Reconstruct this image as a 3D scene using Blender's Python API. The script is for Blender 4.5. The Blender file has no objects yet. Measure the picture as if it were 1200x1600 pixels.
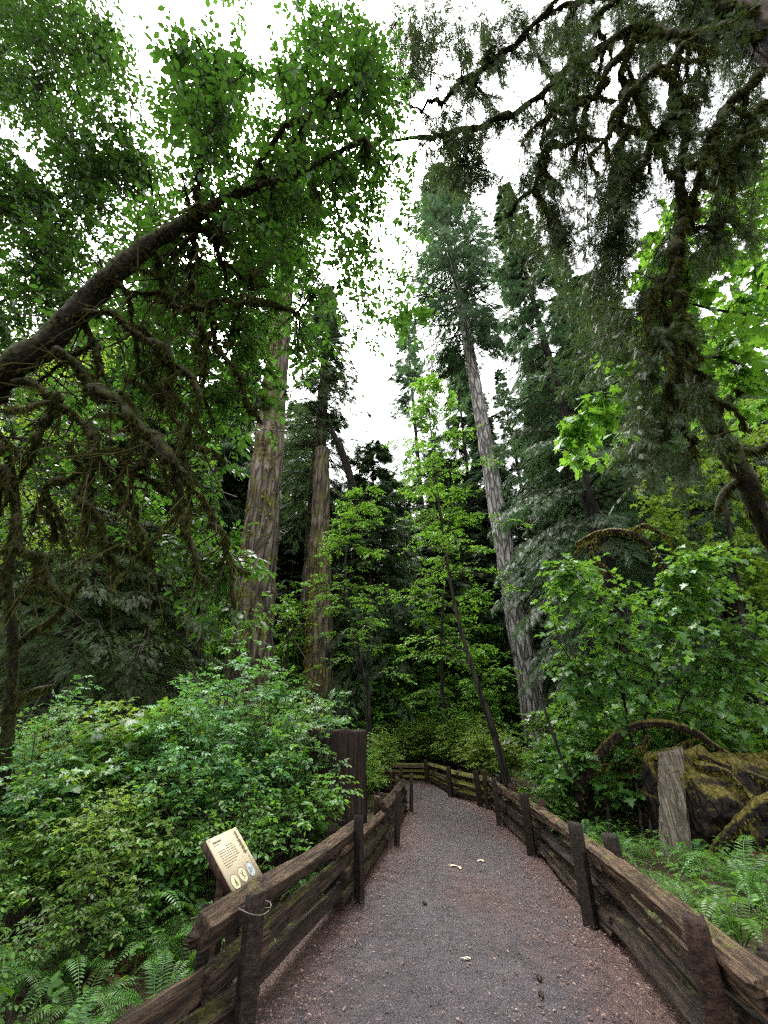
import bpy, math, random
import numpy as np
from mathutils import Vector, Matrix

sc = bpy.context.scene
COL = sc.collection
# ------------------------------------------------------------------ camera
PITCH = math.radians(28.5)
FPX = 650.0                      # focal length in pixels of the 1200x1600 photograph
CAM = np.array([0.0, 0.0, 1.6])
cd = bpy.data.cameras.new("camera"); cam = bpy.data.objects.new("camera", cd); COL.objects.link(cam)
cam.location = CAM; cam.rotation_euler = (math.pi / 2 + PITCH, 0, 0)
cd.sensor_width = 36; cd.sensor_fit = 'AUTO'; cd.lens = FPX / 1600 * 36
cd.clip_start = 0.05; cd.clip_end = 1000
sc.camera = cam
# ------------------------------------------------------------------ light: bright overcast through the canopy
SUN_EL, SUN_AZ = math.radians(66), math.radians(-20)     # azimuth measured from +Y towards +X
world = bpy.data.worlds.new("World"); sc.world = world; world.use_nodes = True
nt = world.node_tree; nt.nodes.clear()
sky = nt.nodes.new("ShaderNodeTexSky"); sky.sky_type = 'NISHITA'; sky.sun_disc = False
sky.sun_elevation = SUN_EL; sky.sun_rotation = SUN_AZ; sky.dust_density = 4.0; sky.air_density = 1.0
hs = nt.nodes.new("ShaderNodeHueSaturation"); hs.inputs['Saturation'].default_value = 0.12; hs.inputs['Value'].default_value = 1.6
bg = nt.nodes.new("ShaderNodeBackground"); bg.inputs['Strength'].default_value = 0.15
wo = nt.nodes.new("ShaderNodeOutputWorld")
nt.links.new(sky.outputs[0], hs.inputs['Color']); nt.links.new(hs.outputs[0], bg.inputs['Color']); nt.links.new(bg.outputs[0], wo.inputs[0])
sl = bpy.data.lights.new("sun", 'SUN'); sl.energy = 1.5; sl.angle = math.radians(25); sl.color = (1.0, 0.97, 0.92)
so = bpy.data.objects.new("sun", sl); COL.objects.link(so)
sdir = Vector((math.sin(SUN_AZ) * math.cos(SUN_EL), math.cos(SUN_AZ) * math.cos(SUN_EL), math.sin(SUN_EL)))
so.rotation_euler = (-sdir).to_track_quat('-Z', 'Y').to_euler()
so.location = sdir * 100
sc.view_settings.view_transform = 'Standard'; sc.view_settings.look = 'None'
sc.view_settings.exposure = 2.1; sc.view_settings.gamma = 1.0
cy = sc.cycles
cy.max_bounces = 7; cy.diffuse_bounces = 4; cy.glossy_bounces = 2; cy.transmission_bounces = 4; cy.transparent_max_bounces = 4; cy.volume_bounces = 0
cy.use_denoising = False; cy.filter_width = 1.3; cy.adaptive_threshold = .006
cy.sample_clamp_indirect = 4.0
cy.caustics_reflective = False; cy.caustics_refractive = False

# ------------------------------------------------------------------ numeric helpers
_c, _s = math.cos(PITCH), math.sin(PITCH)
def D(px, py, d):
    """world point that the photograph shows at pixel px,py at distance d along the viewing axis"""
    u = (px - 600) / FPX; v = (800 - py) / FPX
    return np.array([u * d, d * (_c - v * _s), 1.6 + d * (_s + v * _c)])
def P(px, py, Y):
    v = (800 - py) / FPX
    return D(px, py, Y / (_c - v * _s))
def project(pts):
    q = np.asarray(pts, float) - CAM
    d = q[..., 1] * _c + q[..., 2] * _s
    return 600 + FPX * q[..., 0] / d, 800 - FPX * (-q[..., 1] * _s + q[..., 2] * _c) / d, d
def nrm(a):
    return a / np.maximum(np.linalg.norm(a, axis=-1, keepdims=True), 1e-9)
def _hash(i):
    i = i.astype(np.int64)
    n = (i[..., 0] * 73856093) ^ (i[..., 1] * 19349663) ^ (i[..., 2] * 83492791)
    n = (n ^ (n >> 13)) * 1274126177
    n = n & 0x7fffffff
    return ((n ^ (n >> 16)) & 0xffff) / 65535.0
def vnoise(p):
    p = np.asarray(p, float)
    i = np.floor(p).astype(np.int64); f = p - i; f = f * f * (3 - 2 * f)
    r = 0
    for a in (0, 1):
        for b in (0, 1):
            for c in (0, 1):
                w = (f[..., 0] if a else 1 - f[..., 0]) * (f[..., 1] if b else 1 - f[..., 1]) * (f[..., 2] if c else 1 - f[..., 2])
                r = r + w * _hash(i + np.array([a, b, c]))
    return r
def fbm(p, o=3):
    p = np.asarray(p, float); r = 0; a = .5; t = 0
    for k in range(o):
        r = r + a * vnoise(p + 17.3 * k); t += a; p = p * 2.03; a *= .5
    return r / t
def sstep(a, b, x):
    t = np.clip((x - a) / (b - a), 0, 1); return t * t * (3 - 2 * t)
def spline(ctrl, n):
    """Catmull-Rom through rows of ctrl (any number of columns)"""
    c = np.asarray(ctrl, float)
    if len(c) == 2: return c[0] + (c[1] - c[0]) * np.linspace(0, 1, n)[:, None]
    e = np.vstack([2 * c[0] - c[1], c, 2 * c[-1] - c[-2]])
    t = np.linspace(0, len(c) - 1, n); i = np.minimum(t.astype(int), len(c) - 2); f = (t - i)[:, None]
    p0, p1, p2, p3 = e[i], e[i + 1], e[i + 2], e[i + 3]
    return .5 * ((2 * p1) + (-p0 + p2) * f + (2 * p0 - 5 * p1 + 4 * p2 - p3) * f ** 2 + (-p0 + 3 * p1 - 3 * p2 + p3) * f ** 3)

# ------------------------------------------------------------------ path and terrain
PATH_L = [(-2.1, -8), (-1.85, 1), (-.98, 3.5), (-.46, 6), (.0, 8.7), (.48, 12.3), (.5, 15), (.0, 16.8), (-1.5, 17.5), (-7, 17.3)]
PATH_R = [(1.5, -8), (1.66, 1), (1.84, 3.1), (2.17, 5.5), (2.46, 8.2), (2.68, 11.5), (2.4, 15), (2.0, 18.9), (-.3, 21.2), (-7, 21.2)]
PL = spline(PATH_L, 200); PR = spline(PATH_R, 200)
_w = nrm(PR - PL) * .22; PL = PL - _w; PR = PR + _w
PC = (PL + PR) / 2; PW = np.linalg.norm(PR - PL, axis=1) / 2
def pdist(x, y):
    """distance outside the path edge, negative on the path"""
    x = np.asarray(x, float); y = np.asarray(y, float)
    sh = x.shape; x = x.ravel(); y = y.ravel(); r = np.empty(len(x))
    for a in range(0, len(x), 20000):
        dx = x[a:a + 20000, None] - PC[None, :, 0]; dy = y[a:a + 20000, None] - PC[None, :, 1]
        r[a:a + 20000] = np.min(np.sqrt(dx * dx + dy * dy) - PW[None, :], axis=1)
    return r.reshape(sh)
def gh(x, y):
    x = np.asarray(x, float); y = np.asarray(y, float)
    d = pdist(x, y)
    p = np.stack([x, y, 0 * x], -1)
    h = -.05 + sstep(-.1, .45, d) * .06 + sstep(.3, 1.4, d) * (fbm(p * 1.7) - .45) * .22 + sstep(1., 6, d) * (fbm(p * .35 + 5) - .42) * 1.1
    return h + sstep(4, 40, d) * 1.2 * (x > 0)
def ghs(x, y): return float(gh(np.array([x]), np.array([y]))[0])

# ------------------------------------------------------------------ mesh accumulator
class MB:
    def __init__(self): self.v = []; self.f = []; self.n = 0
    def add(self, V, F):
        V = np.asarray(V, float).reshape(-1, 3)
        if isinstance(F, (list, tuple)) and len(F) and isinstance(F[0], np.ndarray): Fs = F
        else: Fs = [np.asarray(F)]
        self.v.append(V)
        for q in Fs:
            if len(q): self.f.append(np.asarray(q, np.int64) + self.n)
        self.n += len(V); return self
    def arrays(self): return np.vstack(self.v)
    def mesh(self, name, mat, smooth=False):
        me = bpy.data.meshes.new(name)
        V = np.vstack(self.v); me.vertices.add(len(V)); me.vertices.foreach_set("co", V.astype(np.float32).ravel())
        tot = np.concatenate([np.full(len(q), q.shape[1]) for q in self.f]); idx = np.concatenate([q.ravel() for q in self.f])
        st = np.concatenate([[0], np.cumsum(tot)[:-1]])
        me.loops.add(len(idx)); me.loops.foreach_set("vertex_index", idx.astype(np.int32))
        me.polygons.add(len(tot)); me.polygons.foreach_set("loop_start", st.astype(np.int32))
        if smooth: me.polygons.foreach_set("use_smooth", np.ones(len(tot), bool))
        me.update(calc_edges=True); me.validate()
        if mat: me.materials.append(mat)
        return me
    def build(self, name, mat, parent=None, smooth=False, loc=None):
        """ONE mesh object; vertices given in world space are made local to loc / the parent's place"""
        o = bpy.data.objects.new(name, self.mesh(name, mat, smooth)); COL.objects.link(o)
        if parent: o.parent = parent
        return o

def tag(o, label=None, cat=None, group=None, kind=None):
    if label: o['label'] = label
    if cat: o['category'] = cat
    if group: o['group'] = group
    if kind: o['kind'] = kind
    return o
def thing(name, label, cat, loc=(0, 0, 0), rz=0, group=None):
    o = bpy.data.objects.new(name, None); COL.objects.link(o); o.location = [float(q) for q in loc]; o.rotation_euler = (0, 0, rz)
    o.empty_display_size = .2
    return tag(o, label, cat, group)
def copy_thing(src, loc, rz, scale, label=None, group=None, tilt=(0, 0)):
    r = src.copy(); COL.objects.link(r); r.location = [float(q) for q in loc]; r.rotation_euler = (tilt[0], tilt[1], rz); r.scale = scale
    if label: r['label'] = label
    if group: r['group'] = group
    for ch in list(src.children):
        c = ch.copy(); COL.objects.link(c); c.parent = r
        for g in list(ch.children):
            e = g.copy(); COL.objects.link(e); e.parent = c
    return r

def tube(pts, rad, k=8, bump=0., bscale=3., seed=0, caps=True, ridges=0.):
    pts = np.asarray(pts, float); n = len(pts); rad = np.broadcast_to(np.asarray(rad, float), (n,))
    T = nrm(np.gradient(pts, axis=0))
    N = np.empty_like(T); a = np.array([0, 0, 1.]) if abs(T[0, 2]) < .8 else np.array([1., 0, 0])
    N[0] = nrm(a - T[0] * (a @ T[0]))
    for i in range(1, n):
        q = N[i - 1] - T[i] * (N[i - 1] @ T[i]); N[i] = q / max(np.linalg.norm(q), 1e-9)
    B = np.cross(T, N); th = np.linspace(0, 2 * math.pi, k, endpoint=False)
    dirs = N[:, None] * np.cos(th)[None, :, None] + B[:, None] * np.sin(th)[None, :, None]
    R = np.repeat(rad[:, None], k, 1)
    if bump:
        q = pts[:, None] + dirs * rad[:, None, None]
        R = R * (1 + bump * (2 * fbm(q * bscale + seed * 7.1, 2) - 1) * 1.6)
    if ridges:
        z = np.linspace(0, n * .12, n)
        q = np.stack(np.broadcast_arrays(np.cos(th)[None] * 4.2, np.sin(th)[None] * 4.2, z[:, None]), -1)
        R = R * (1 + ridges * (1 - 2 * np.abs(2 * vnoise(q + seed) - 1)))
    V = pts[:, None] + dirs * R[..., None]
    i = np.arange(n - 1)[:, None] * k + np.arange(k)[None]; j = np.arange(n - 1)[:, None] * k + (np.arange(k)[None] + 1) % k
    F = [np.stack([i, j, j + k, i + k], -1).reshape(-1, 4)]
    V = V.reshape(-1, 3)
    if caps:
        V = np.vstack([V, pts[:1], pts[-1:]]); a = np.arange(k); b = (a + 1) % k
        F.append(np.stack([b, a, np.full(k, n * k)], -1)); F.append(np.stack([a + (n - 1) * k, b + (n - 1) * k, np.full(k, n * k + 1)], -1))
    return V, F
def twigs(P0, P1, P2, r0, r1):
    """many thin three-sided twigs: quadratic curves sampled at three rings"""
    P0, P1, P2 = (np.asarray(q, float) for q in (P0, P1, P2)); N = len(P0)
    mid = .25 * P0 + .5 * P1 + .25 * P2
    T = nrm(P2 - P0); up = np.tile([.31, .17, .93], (N, 1)); A = nrm(np.cross(T, up)); B = np.cross(T, A)
    r0 = np.broadcast_to(r0, (N,)); r1 = np.broadcast_to(r1, (N,)); V = []
    for c, r in ((P0, r0), (mid, (r0 + r1) / 2), (P2, r1)):
        for th in (0, 2.094, 4.189): V.append(c + (A * math.cos(th) + B * math.sin(th)) * r[:, None])
    V = np.stack(V, 1).reshape(-1, 3); b = (np.arange(N) * 9)[:, None, None]
    f = np.array([[0, 1, 4, 3], [1, 2, 5, 4], [2, 0, 3, 5], [3, 4, 7, 6], [4, 5, 8, 7], [5, 3, 6, 8]])
    return V, (b + f[None]).reshape(-1, 4)
def stamp(pos, X, up, size, tmpl, width=1.0):
    """a template (vertices, list of face arrays) at every pos, its x axis along X and z as near up as can be"""
    tv, tf = tmpl; pos = np.asarray(pos, float); N = len(pos); X = nrm(X)
    Z = up - X * np.sum(up * X, -1, keepdims=True); Z = nrm(Z); Y = np.cross(Z, X)
    size = np.broadcast_to(size, (N,))[:, None, None]; w = np.broadcast_to(width, (N,))[:, None, None]
    V = pos[:, None] + size * (X[:, None] * tv[None, :, 0:1] + w * Y[:, None] * tv[None, :, 1:2] + Z[:, None] * tv[None, :, 2:3])
    b = (np.arange(N) * len(tv))[:, None, None]
    return V.reshape(-1, 3), [(b + np.asarray(f)[None]).reshape(-1, np.asarray(f).shape[1]) for f in tf]

# leaf templates -------------------------------------------------------------
T_OVATE = (np.array([[0, 0, 0], [.33, .26, .05], [.7, .21, .03], [1, 0, -.08], [.7, -.21, .03], [.33, -.26, .05], [.5, 0, -.01]]),
           [np.array([[0, 6, 2, 1], [0, 5, 4, 6]]), np.array([[6, 3, 2], [6, 4, 3]])])
T_LEAF4 = (np.array([[0, 0, 0], [.48, .29, .06], [1, 0, -.06], [.48, -.29, .06]]), [np.array([[0, 2, 1], [0, 3, 2]])])
def _palm():
    o = [(0, 0)]
    half = [(.02, .16), (-.04, .40), (.16, .36), (.22, .30), (.34, .62), (.46, .40), (.52, .20), (.72, .26), (.78, .13)]
    L = [(x, y) for x, y in half] + [(1.0, 0)] + [(x, -y) for x, y in half[::-1]]
    v = [(0.0, 0, 0)] + [(x, y, .10 * abs(y) - .12 * x * x) for x, y in L]
    f = [[0, i, i + 1] for i in range(1, len(v) - 1)]
    v[0] = (.18, 0, 0)
    f.append([0, len(v) - 1, 1])
    return np.array(v), [np.array(f)]
T_PALM = _palm()
def _compound(n=3):
    """leaf of several ovate leaflets on one stalk"""
    V = []; F4 = []; F3 = []; k = 0
    spec = [(0.45, 0, 0, .62), (.42, 0, 1.15, .5), (.42, 0, -1.15, .5)] if n == 3 else \
           [(.6, 0, 0, .46), (.52, 0, 1.0, .38), (.52, 0, -1.0, .38), (.26, 0, 1.15, .36), (.26, 0, -1.15, .36)]
    for x, y, a, s in spec:
        for q in T_OVATE[0]:
            V.append((x + s * (q[0] * math.cos(a) - q[1] * math.sin(a)), y + s * (q[0] * math.sin(a) + q[1] * math.cos(a)), s * q[2] - .12 * abs(a) * s * q[0]))
        F4 += (T_OVATE[1][0] + k).tolist(); F3 += (T_OVATE[1][1] + k).tolist(); k += 7
    V += [(0, .012, 0), (0, -.012, 0), (.48, 0, .01)]; F3.append([k, k + 1, k + 2])
    return np.array(V), [np.array(F4), np.array(F3)]
T_TRI = _compound(3); T_FIVE = _compound(5)
def _needles(n, ang, w, tip):
    V = []; F = []
    V += [(0, .012, 0), (0, -.012, 0), (1, 0, -.06)]; F.append([0, 1, 2])
    for i in range(n):
        x = .08 + .86 * i / n; L = (.40 * (1 - .72 * i / n)) * (1 if i % 2 else .82)
        for s in (1, -1):
            k = len(V); z = -.06 * x * x
            V += [(x, 0, z), (x + w, 0, z), (x + L * math.cos(ang) + w * .5, s * L * math.sin(ang), z - .10 * L)]
            F.append([k, k + 1, k + 2])
    return np.array(V, float), [np.array(F)]
T_FIR = _needles(7, .95, .075, 0)
T_FIRD = _needles(13, .95, .05, 0)
def _strand():
    V = []; F = []
    rr = random.Random(3)
    for i in range(5):
        a = rr.uniform(0, 6.28); o = rr.uniform(0, .12); w = rr.uniform(.05, .10); L = rr.uniform(.5, 1.); k = len(V)
        cx, cy = o * math.cos(a), o * math.sin(a)
        V += [(0, cx - w * math.sin(a), cy - w * math.cos(a)), (0, cx + w * math.sin(a), cy + w * math.cos(a)), (L, cx * 1.6, cy * 1.6)]
        F.append([k, k + 1, k + 2])
    return np.array(V), [np.array(F)]
T_STRAND = _strand()

# ------------------------------------------------------------------ materials
class NT:
    def __init__(s, name):
        s.m = bpy.data.materials.new(name); s.m.use_nodes = True; s.t = s.m.node_tree; s.t.nodes.clear()
        s.out = s.t.nodes.new("ShaderNodeOutputMaterial")
    def n(s, kind, **kw):
        o = s.t.nodes.new("ShaderNode" + kind)
        for k, v in kw.items():
            if k.startswith('i_'):
                o.inputs[k[2:].replace('_', ' ')].default_value = v
            else: setattr(o, k, v)
        return o
    def l(s, a, b): s.t.links.new(a, b)
    def ramp(s, fac, stops):
        r = s.n("ValToRGB"); e = r.color_ramp.elements
        while len(e) < len(stops): e.new(.5)
        for q, (p, c) in zip(e, stops):
            q.position = p; q.color = (c[0], c[1], c[2], 1) if hasattr(c, '__len__') else (c, c, c, 1)
        s.l(fac, r.inputs[0]); return r.outputs[0]
    def math(s, op, a, b=None):
        o = s.n("Math", operation=op)
        for i, v in enumerate((a, b)):
            if v is None: continue
            if isinstance(v, (int, float)): o.inputs[i].default_value = v
            else: s.l(v, o.inputs[i])
        return o.outputs[0]
    def mix(s, fac, a, b):
        o = s.n("Mix", data_type='RGBA')
        for i, v in ((0, fac), (6, a), (7, b)):
            if isinstance(v, (int, float)): o.inputs[i].default_value = v
            elif isinstance(v, tuple): o.inputs[i].default_value = (*v[:3], 1)
            else: s.l(v, o.inputs[i])
        return o.outputs[2]
    def coord(s, which="Object", scale=(1, 1, 1)):
        c = s.n("TexCoord"); m = s.n("Mapping"); m.inputs['Scale'].default_value = scale
        s.l(c.outputs[which], m.inputs[0]); return m.outputs[0]
    def noise(s, vec, scale, detail=4, rough=.55):
        o = s.n("TexNoise"); o.inputs['Scale'].default_value = scale; o.inputs['Detail'].default_value = detail; o.inputs['Roughness'].default_value = rough
        s.l(vec, o.inputs['Vector']); return o.outputs[0]
    def bump(s, h, strength, dist):
        b = s.n("Bump"); b.inputs['Strength'].default_value = strength; b.inputs['Distance'].default_value = dist
        s.l(h, b.inputs['Height']); return b.outputs[0]

def leaf_mat(name, cols, trans, tmix=.4, rough=.43, spec=.35):
    """cols: dark, mid, light base colours; every leaf draws its own"""
    a = NT(name); g = a.n("NewGeometry"); oi = a.n("ObjectInfo")
    c = a.ramp(g.outputs['Random Per Island'], [(0, cols[0]), (.5, cols[1]), (1, cols[2])])
    h = a.n("HueSaturation"); a.l(c, h.inputs['Color'])
    a.l(a.math('ADD', a.math('MULTIPLY', oi.outputs['Random'], .04), .48), h.inputs['Hue'])
    a.l(a.math('ADD', a.math('MULTIPLY', oi.outputs['Random'], .5), .75), h.inputs['Value'])
    p = a.n("BsdfPrincipled"); p.inputs['Roughness'].default_value = rough; p.inputs['Specular IOR Level'].default_value = spec
    a.l(h.outputs[0], p.inputs['Base Color'])
    t = a.n("BsdfTranslucent"); tc = a.mix(g.outputs['Random Per Island'], tuple(q * .7 for q in trans), trans); a.l(tc, t.inputs[0])
    m = a.n("MixShader"); m.inputs[0].default_value = tmix; a.l(p.outputs[0], m.inputs[1]); a.l(t.outputs[0], m.inputs[2]); a.l(m.outputs[0], a.out.inputs[0])
    return a.m
def bark_mat(name, dark, light, moss=.35, mosscol=((.035, .04, .010), (.10, .10, .022)), stretch=.16, scale=9, up=.5, bd=.05, cracks=1.):
    a = NT(name); v = a.coord("Object", (1, 1, stretch)); v1 = a.coord("Object")
    n = a.noise(v, scale, 6, .62); fv = a.n("TexVoronoi", feature='DISTANCE_TO_EDGE'); fv.inputs['Scale'].default_value = scale * .55; a.l(a.mix(.12, v, a.t.nodes.new('ShaderNodeTexNoise').outputs['Color']), fv.inputs['Vector']); furrow = a.ramp(fv.outputs['Distance'], [(0, 1. - cracks), (.16, 1.0)])
    c = a.mix(furrow, tuple(q * .22 for q in dark), a.ramp(n, [(.32, tuple(q * .45 for q in dark)), (.46, dark), (.66, light)]))
    big = a.noise(v1, 1.3, 4); fine = a.noise(v1, 26, 3)
    g = a.n("NewGeometry"); sx = a.n("SeparateXYZ"); a.l(g.outputs['Normal'], sx.inputs[0])
    f = a.math('ADD', a.math('ADD', a.math('MULTIPLY', big, 1.3), a.math('MULTIPLY', fine, .5)), a.math('MULTIPLY', sx.outputs[2], up))
    lo = 1.35 - moss
    r = a.n("MapRange"); r.inputs['From Min'].default_value = lo; r.inputs['From Max'].default_value = lo + .22; a.l(f, r.inputs[0])
    mc = a.ramp(fine, [(.3, mosscol[0]), (.7, mosscol[1])])
    p = a.n("BsdfPrincipled"); p.inputs['Roughness'].default_value = .85; p.inputs['Specular IOR Level'].default_value = .25
    a.l(a.mix(r.outputs[0], c, mc), p.inputs['Base Color'])
    a.l(a.bump(a.math('ADD', a.math('ADD', n, furrow), a.math('MULTIPLY', fine, .35)), 1.0, bd), p.inputs['Normal']); a.l(p.outputs[0], a.out.inputs[0])
    return a.m
def wood_mat(name, dark, light, moss=.2, mosscol=((.05, .055, .012), (.13, .12, .03)), axis='X', up=.7, rough=.6):
    st = {'X': (.06, 1, 1), 'Z': (1, 1, .06)}[axis]
    a = NT(name); v = a.coord("Object", st); v1 = a.coord("Object")
    n = a.noise(v, 30, 7, .7); n2 = a.noise(v, 95, 4, .7); oi = a.n("ObjectInfo")
    c = a.ramp(n, [(.34, tuple(q * .3 for q in dark)), (.46, dark), (.62, light), (.78, tuple(q * 1.5 for q in light))])
    crack = a.ramp(n2, [(.36, .12), (.47, 1.)]); c = a.mix(crack, tuple(q * .15 for q in dark), c)
    h = a.n("HueSaturation"); a.l(c, h.inputs['Color']); a.l(a.math('ADD', a.math('MULTIPLY', oi.outputs['Random'], .6), .7), h.inputs['Value'])
    big = a.noise(v1, 2.6, 5, .65); fine = a.noise(v1, 40, 3)
    g = a.n("NewGeometry"); sx = a.n("SeparateXYZ"); a.l(g.outputs['Normal'], sx.inputs[0])
    f = a.math('ADD', a.math('ADD', a.math('MULTIPLY', big, 1.2), a.math('MULTIPLY', fine, .35)), a.math('ADD', a.math('MULTIPLY', sx.outputs[2], up), a.math('MULTIPLY', oi.outputs['Random'], .12)))
    lo = 1.65 - moss
    r = a.n("MapRange"); r.inputs['From Min'].default_value = lo; r.inputs['From Max'].default_value = lo + .2; a.l(f, r.inputs[0])
    mc = a.ramp(fine, [(.3, mosscol[0]), (.7, mosscol[1])])
    p = a.n("BsdfPrincipled"); p.inputs['Specular IOR Level'].default_value = .2
    a.l(a.ramp(r.outputs[0], [(0, rough), (1, .95)]), p.inputs['Roughness'])
    a.l(a.mix(r.outputs[0], h.outputs[0], mc), p.inputs['Base Color'])
    a.l(a.bump(a.math('ADD', n, a.math('MULTIPLY', n2, .8)), 1., .03), p.inputs['Normal']); a.l(p.outputs[0], a.out.inputs[0])
    return a.m
def plain_mat(name, col, rough=.6, spec=.4, var=.25, scale=30):
    a = NT(name); n = a.noise(a.coord("Object"), scale, 4)
    p = a.n("BsdfPrincipled"); p.inputs['Roughness'].default_value = rough; p.inputs['Specular IOR Level'].default_value = spec
    a.l(a.ramp(n, [(.3, tuple(q * (1 - var) for q in col)), (.7, tuple(q * (1 + var) for q in col))]), p.inputs['Base Color']); a.l(p.outputs[0], a.out.inputs[0])
    return a.m
def moss_mat(name, c0, c1, tmix=.25):
    a = NT(name); g = a.n("NewGeometry"); big = a.noise(a.coord("Object"), 4, 3)
    f = a.math('ADD', a.math('MULTIPLY', g.outputs['Random Per Island'], .5), a.math('MULTIPLY', big, .5))
    c = a.ramp(f, [(.3, c0), (.7, c1)])
    d = a.n("BsdfDiffuse"); a.l(c, d.inputs[0]); t = a.n("BsdfTranslucent"); a.l(c, t.inputs[0])
    m = a.n("MixShader"); m.inputs[0].default_value = tmix; a.l(d.outputs[0], m.inputs[1]); a.l(t.outputs[0], m.inputs[2]); a.l(m.outputs[0], a.out.inputs[0])
    return a.m

M = {}
M['leaf_dark'] = leaf_mat("leaf_dark", [(.015, .044, .011), (.030, .082, .016), (.058, .145, .026)], (.085, .22, .020), .45)
M['leaf_mid'] = leaf_mat("leaf_mid", [(.034, .085, .014), (.062, .148, .020), (.112, .24, .034)], (.17, .36, .026), .46)
M['leaf_bright'] = leaf_mat("leaf_bright", [(.048, .125, .015), (.080, .195, .022), (.135, .29, .038)], (.20, .42, .032), .46)
M['leaf_yellow'] = leaf_mat("leaf_yellow", [(.075, .15, .020), (.12, .23, .028), (.18, .31, .04)], (.28, .44, .04), .45)
M['leaf_blue'] = leaf_mat("leaf_blue", [(.036, .100, .026), (.068, .172, .042), (.125, .27, .080)], (.14, .34, .048), .42, .45, .4)
M['leaf_gloss'] = leaf_mat("leaf_gloss", [(.034, .085, .018), (.058, .128, .026), (.095, .20, .042)], (.18, .37, .032), .42, .38, .4)
M['leaf_canopy'] = leaf_mat('leaf_canopy', [(.012, .038, .009), (.026, .075, .014), (.055, .135, .022)], (.07, .175, .016), .36)
M['fern'] = leaf_mat("fern_green", [(.034, .090, .016), (.055, .138, .023), (.095, .21, .036)], (.12, .28, .028), .35, .35)
M['fern_brown'] = leaf_mat("fern_brown", [(.09, .04, .018), (.15, .07, .03), (.20, .11, .045)], (.18, .08, .03), .25, .7)
M['fir'] = leaf_mat("fir_needles", [(.022, .042, .018), (.040, .072, .028), (.068, .115, .044)], (.08, .15, .04), .36, .5)
M['fir_blue'] = leaf_mat("fir_needles_blue", [(.030, .058, .028), (.052, .096, .042), (.090, .150, .062)], (.09, .18, .065), .36, .5)
M['fir_olive'] = leaf_mat("fir_needles_olive", [(.022, .040, .014), (.040, .068, .021), (.078, .120, .034)], (.075, .13, .026), .36, .55)
M['moss'] = moss_mat("moss_hanging", (.018, .021, .007), (.066, .070, .017))
M['moss_dark'] = moss_mat("moss_hanging_dark", (.016, .016, .007), (.050, .047, .014))
M['moss_gold'] = moss_mat("moss_golden", (.085, .078, .014), (.25, .215, .04))
M['bark_mossy'] = bark_mat("bark_mossy", (.009, .007, .005), (.024, .019, .013), .78, ((.010, .011, .004), (.055, .056, .013)), .5, 26, .55, .04, .15)
M['bark_dark'] = bark_mat("bark_dark", (.022, .017, .014), (.055, .043, .034), .15)
M['bark_fir'] = bark_mat("bark_douglas_fir", (.105, .080, .063), (.235, .190, .152), .44, ((.050, .052, .014), (.135, .13, .03)), .14, 6, .2, .09)
M['bark_red'] = bark_mat("bark_red_snag", (.095, .072, .050), (.20, .158, .110), .46, ((.06, .065, .016), (.14, .13, .03)), .14, 7, .2, .07)
M['bark_grey'] = bark_mat("bark_grey", (.25, .23, .21), (.50, .47, .43), .08, ((.07, .075, .03), (.14, .14, .05)), .20, 7, .2, .08)
M['bark_brown'] = bark_mat("bark_brown", (.045, .033, .026), (.11, .085, .066), .25)
M['twig'] = plain_mat("twig_bark", (.030, .024, .016), .8, .2)
M['twig_moss'] = plain_mat("mossy_twig", (.045, .042, .014), .9, .1, .5, 12)
M['post'] = wood_mat("post_wood_wet", (.016, .010, .007), (.045, .028, .019), .10, axis='Z')
M['post_red'] = wood_mat("post_wood_red", (.035, .017, .011), (.085, .043, .027), .10, axis='Z')
M['rail'] = wood_mat("rail_wood", (.040, .024, .015), (.150, .096, .058), .13)
M['rail_dark'] = wood_mat("rail_wood_dark", (.020, .012, .008), (.066, .042, .028), .14)
M['rail_moss'] = wood_mat("rail_wood_mossy", (.05, .035, .022), (.13, .09, .055), .66, ((.07, .075, .014), (.19, .18, .035)))
M['stump_wood'] = wood_mat("stump_wood_dark", (.016, .009, .006), (.055, .031, .019), .06, axis='Z', up=.9)
M['log_grey'] = wood_mat("log_wood_grey", (.10, .080, .058), (.23, .20, .155), .05, axis='Z', up=.5, rough=.75)
M['log_moss'] = bark_mat("log_mossy", (.014, .009, .006), (.042, .026, .017), .26, ((.06, .052, .011), (.20, .16, .03)), .4, 14, .8, .07, .8)
M['sign'] = plain_mat("sign_cream", (.44, .365, .245), .6, .2, .05, 6)
M['sign_ink'] = plain_mat("sign_ink", (.10, .085, .05), .5, .3, .1)
M['sign_green'] = plain_mat("sign_green", (.20, .26, .11), .5, .3, .3)
M['sign_blue'] = plain_mat("sign_blue", (.30, .34, .34), .5, .3, .2)
M['sign_tan'] = plain_mat("sign_tan", (.50, .43, .27), .5, .3, .2)
M['wire'] = plain_mat("rusty_wire", (.10, .075, .06), .5, .5)
M['cone'] = plain_mat("fir_cone", (.035, .020, .012), .7, .3, .5, 60)
M['dry_leaf'] = plain_mat("dry_leaf", (.50, .43, .30), .7, .3, .3, 20)

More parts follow.
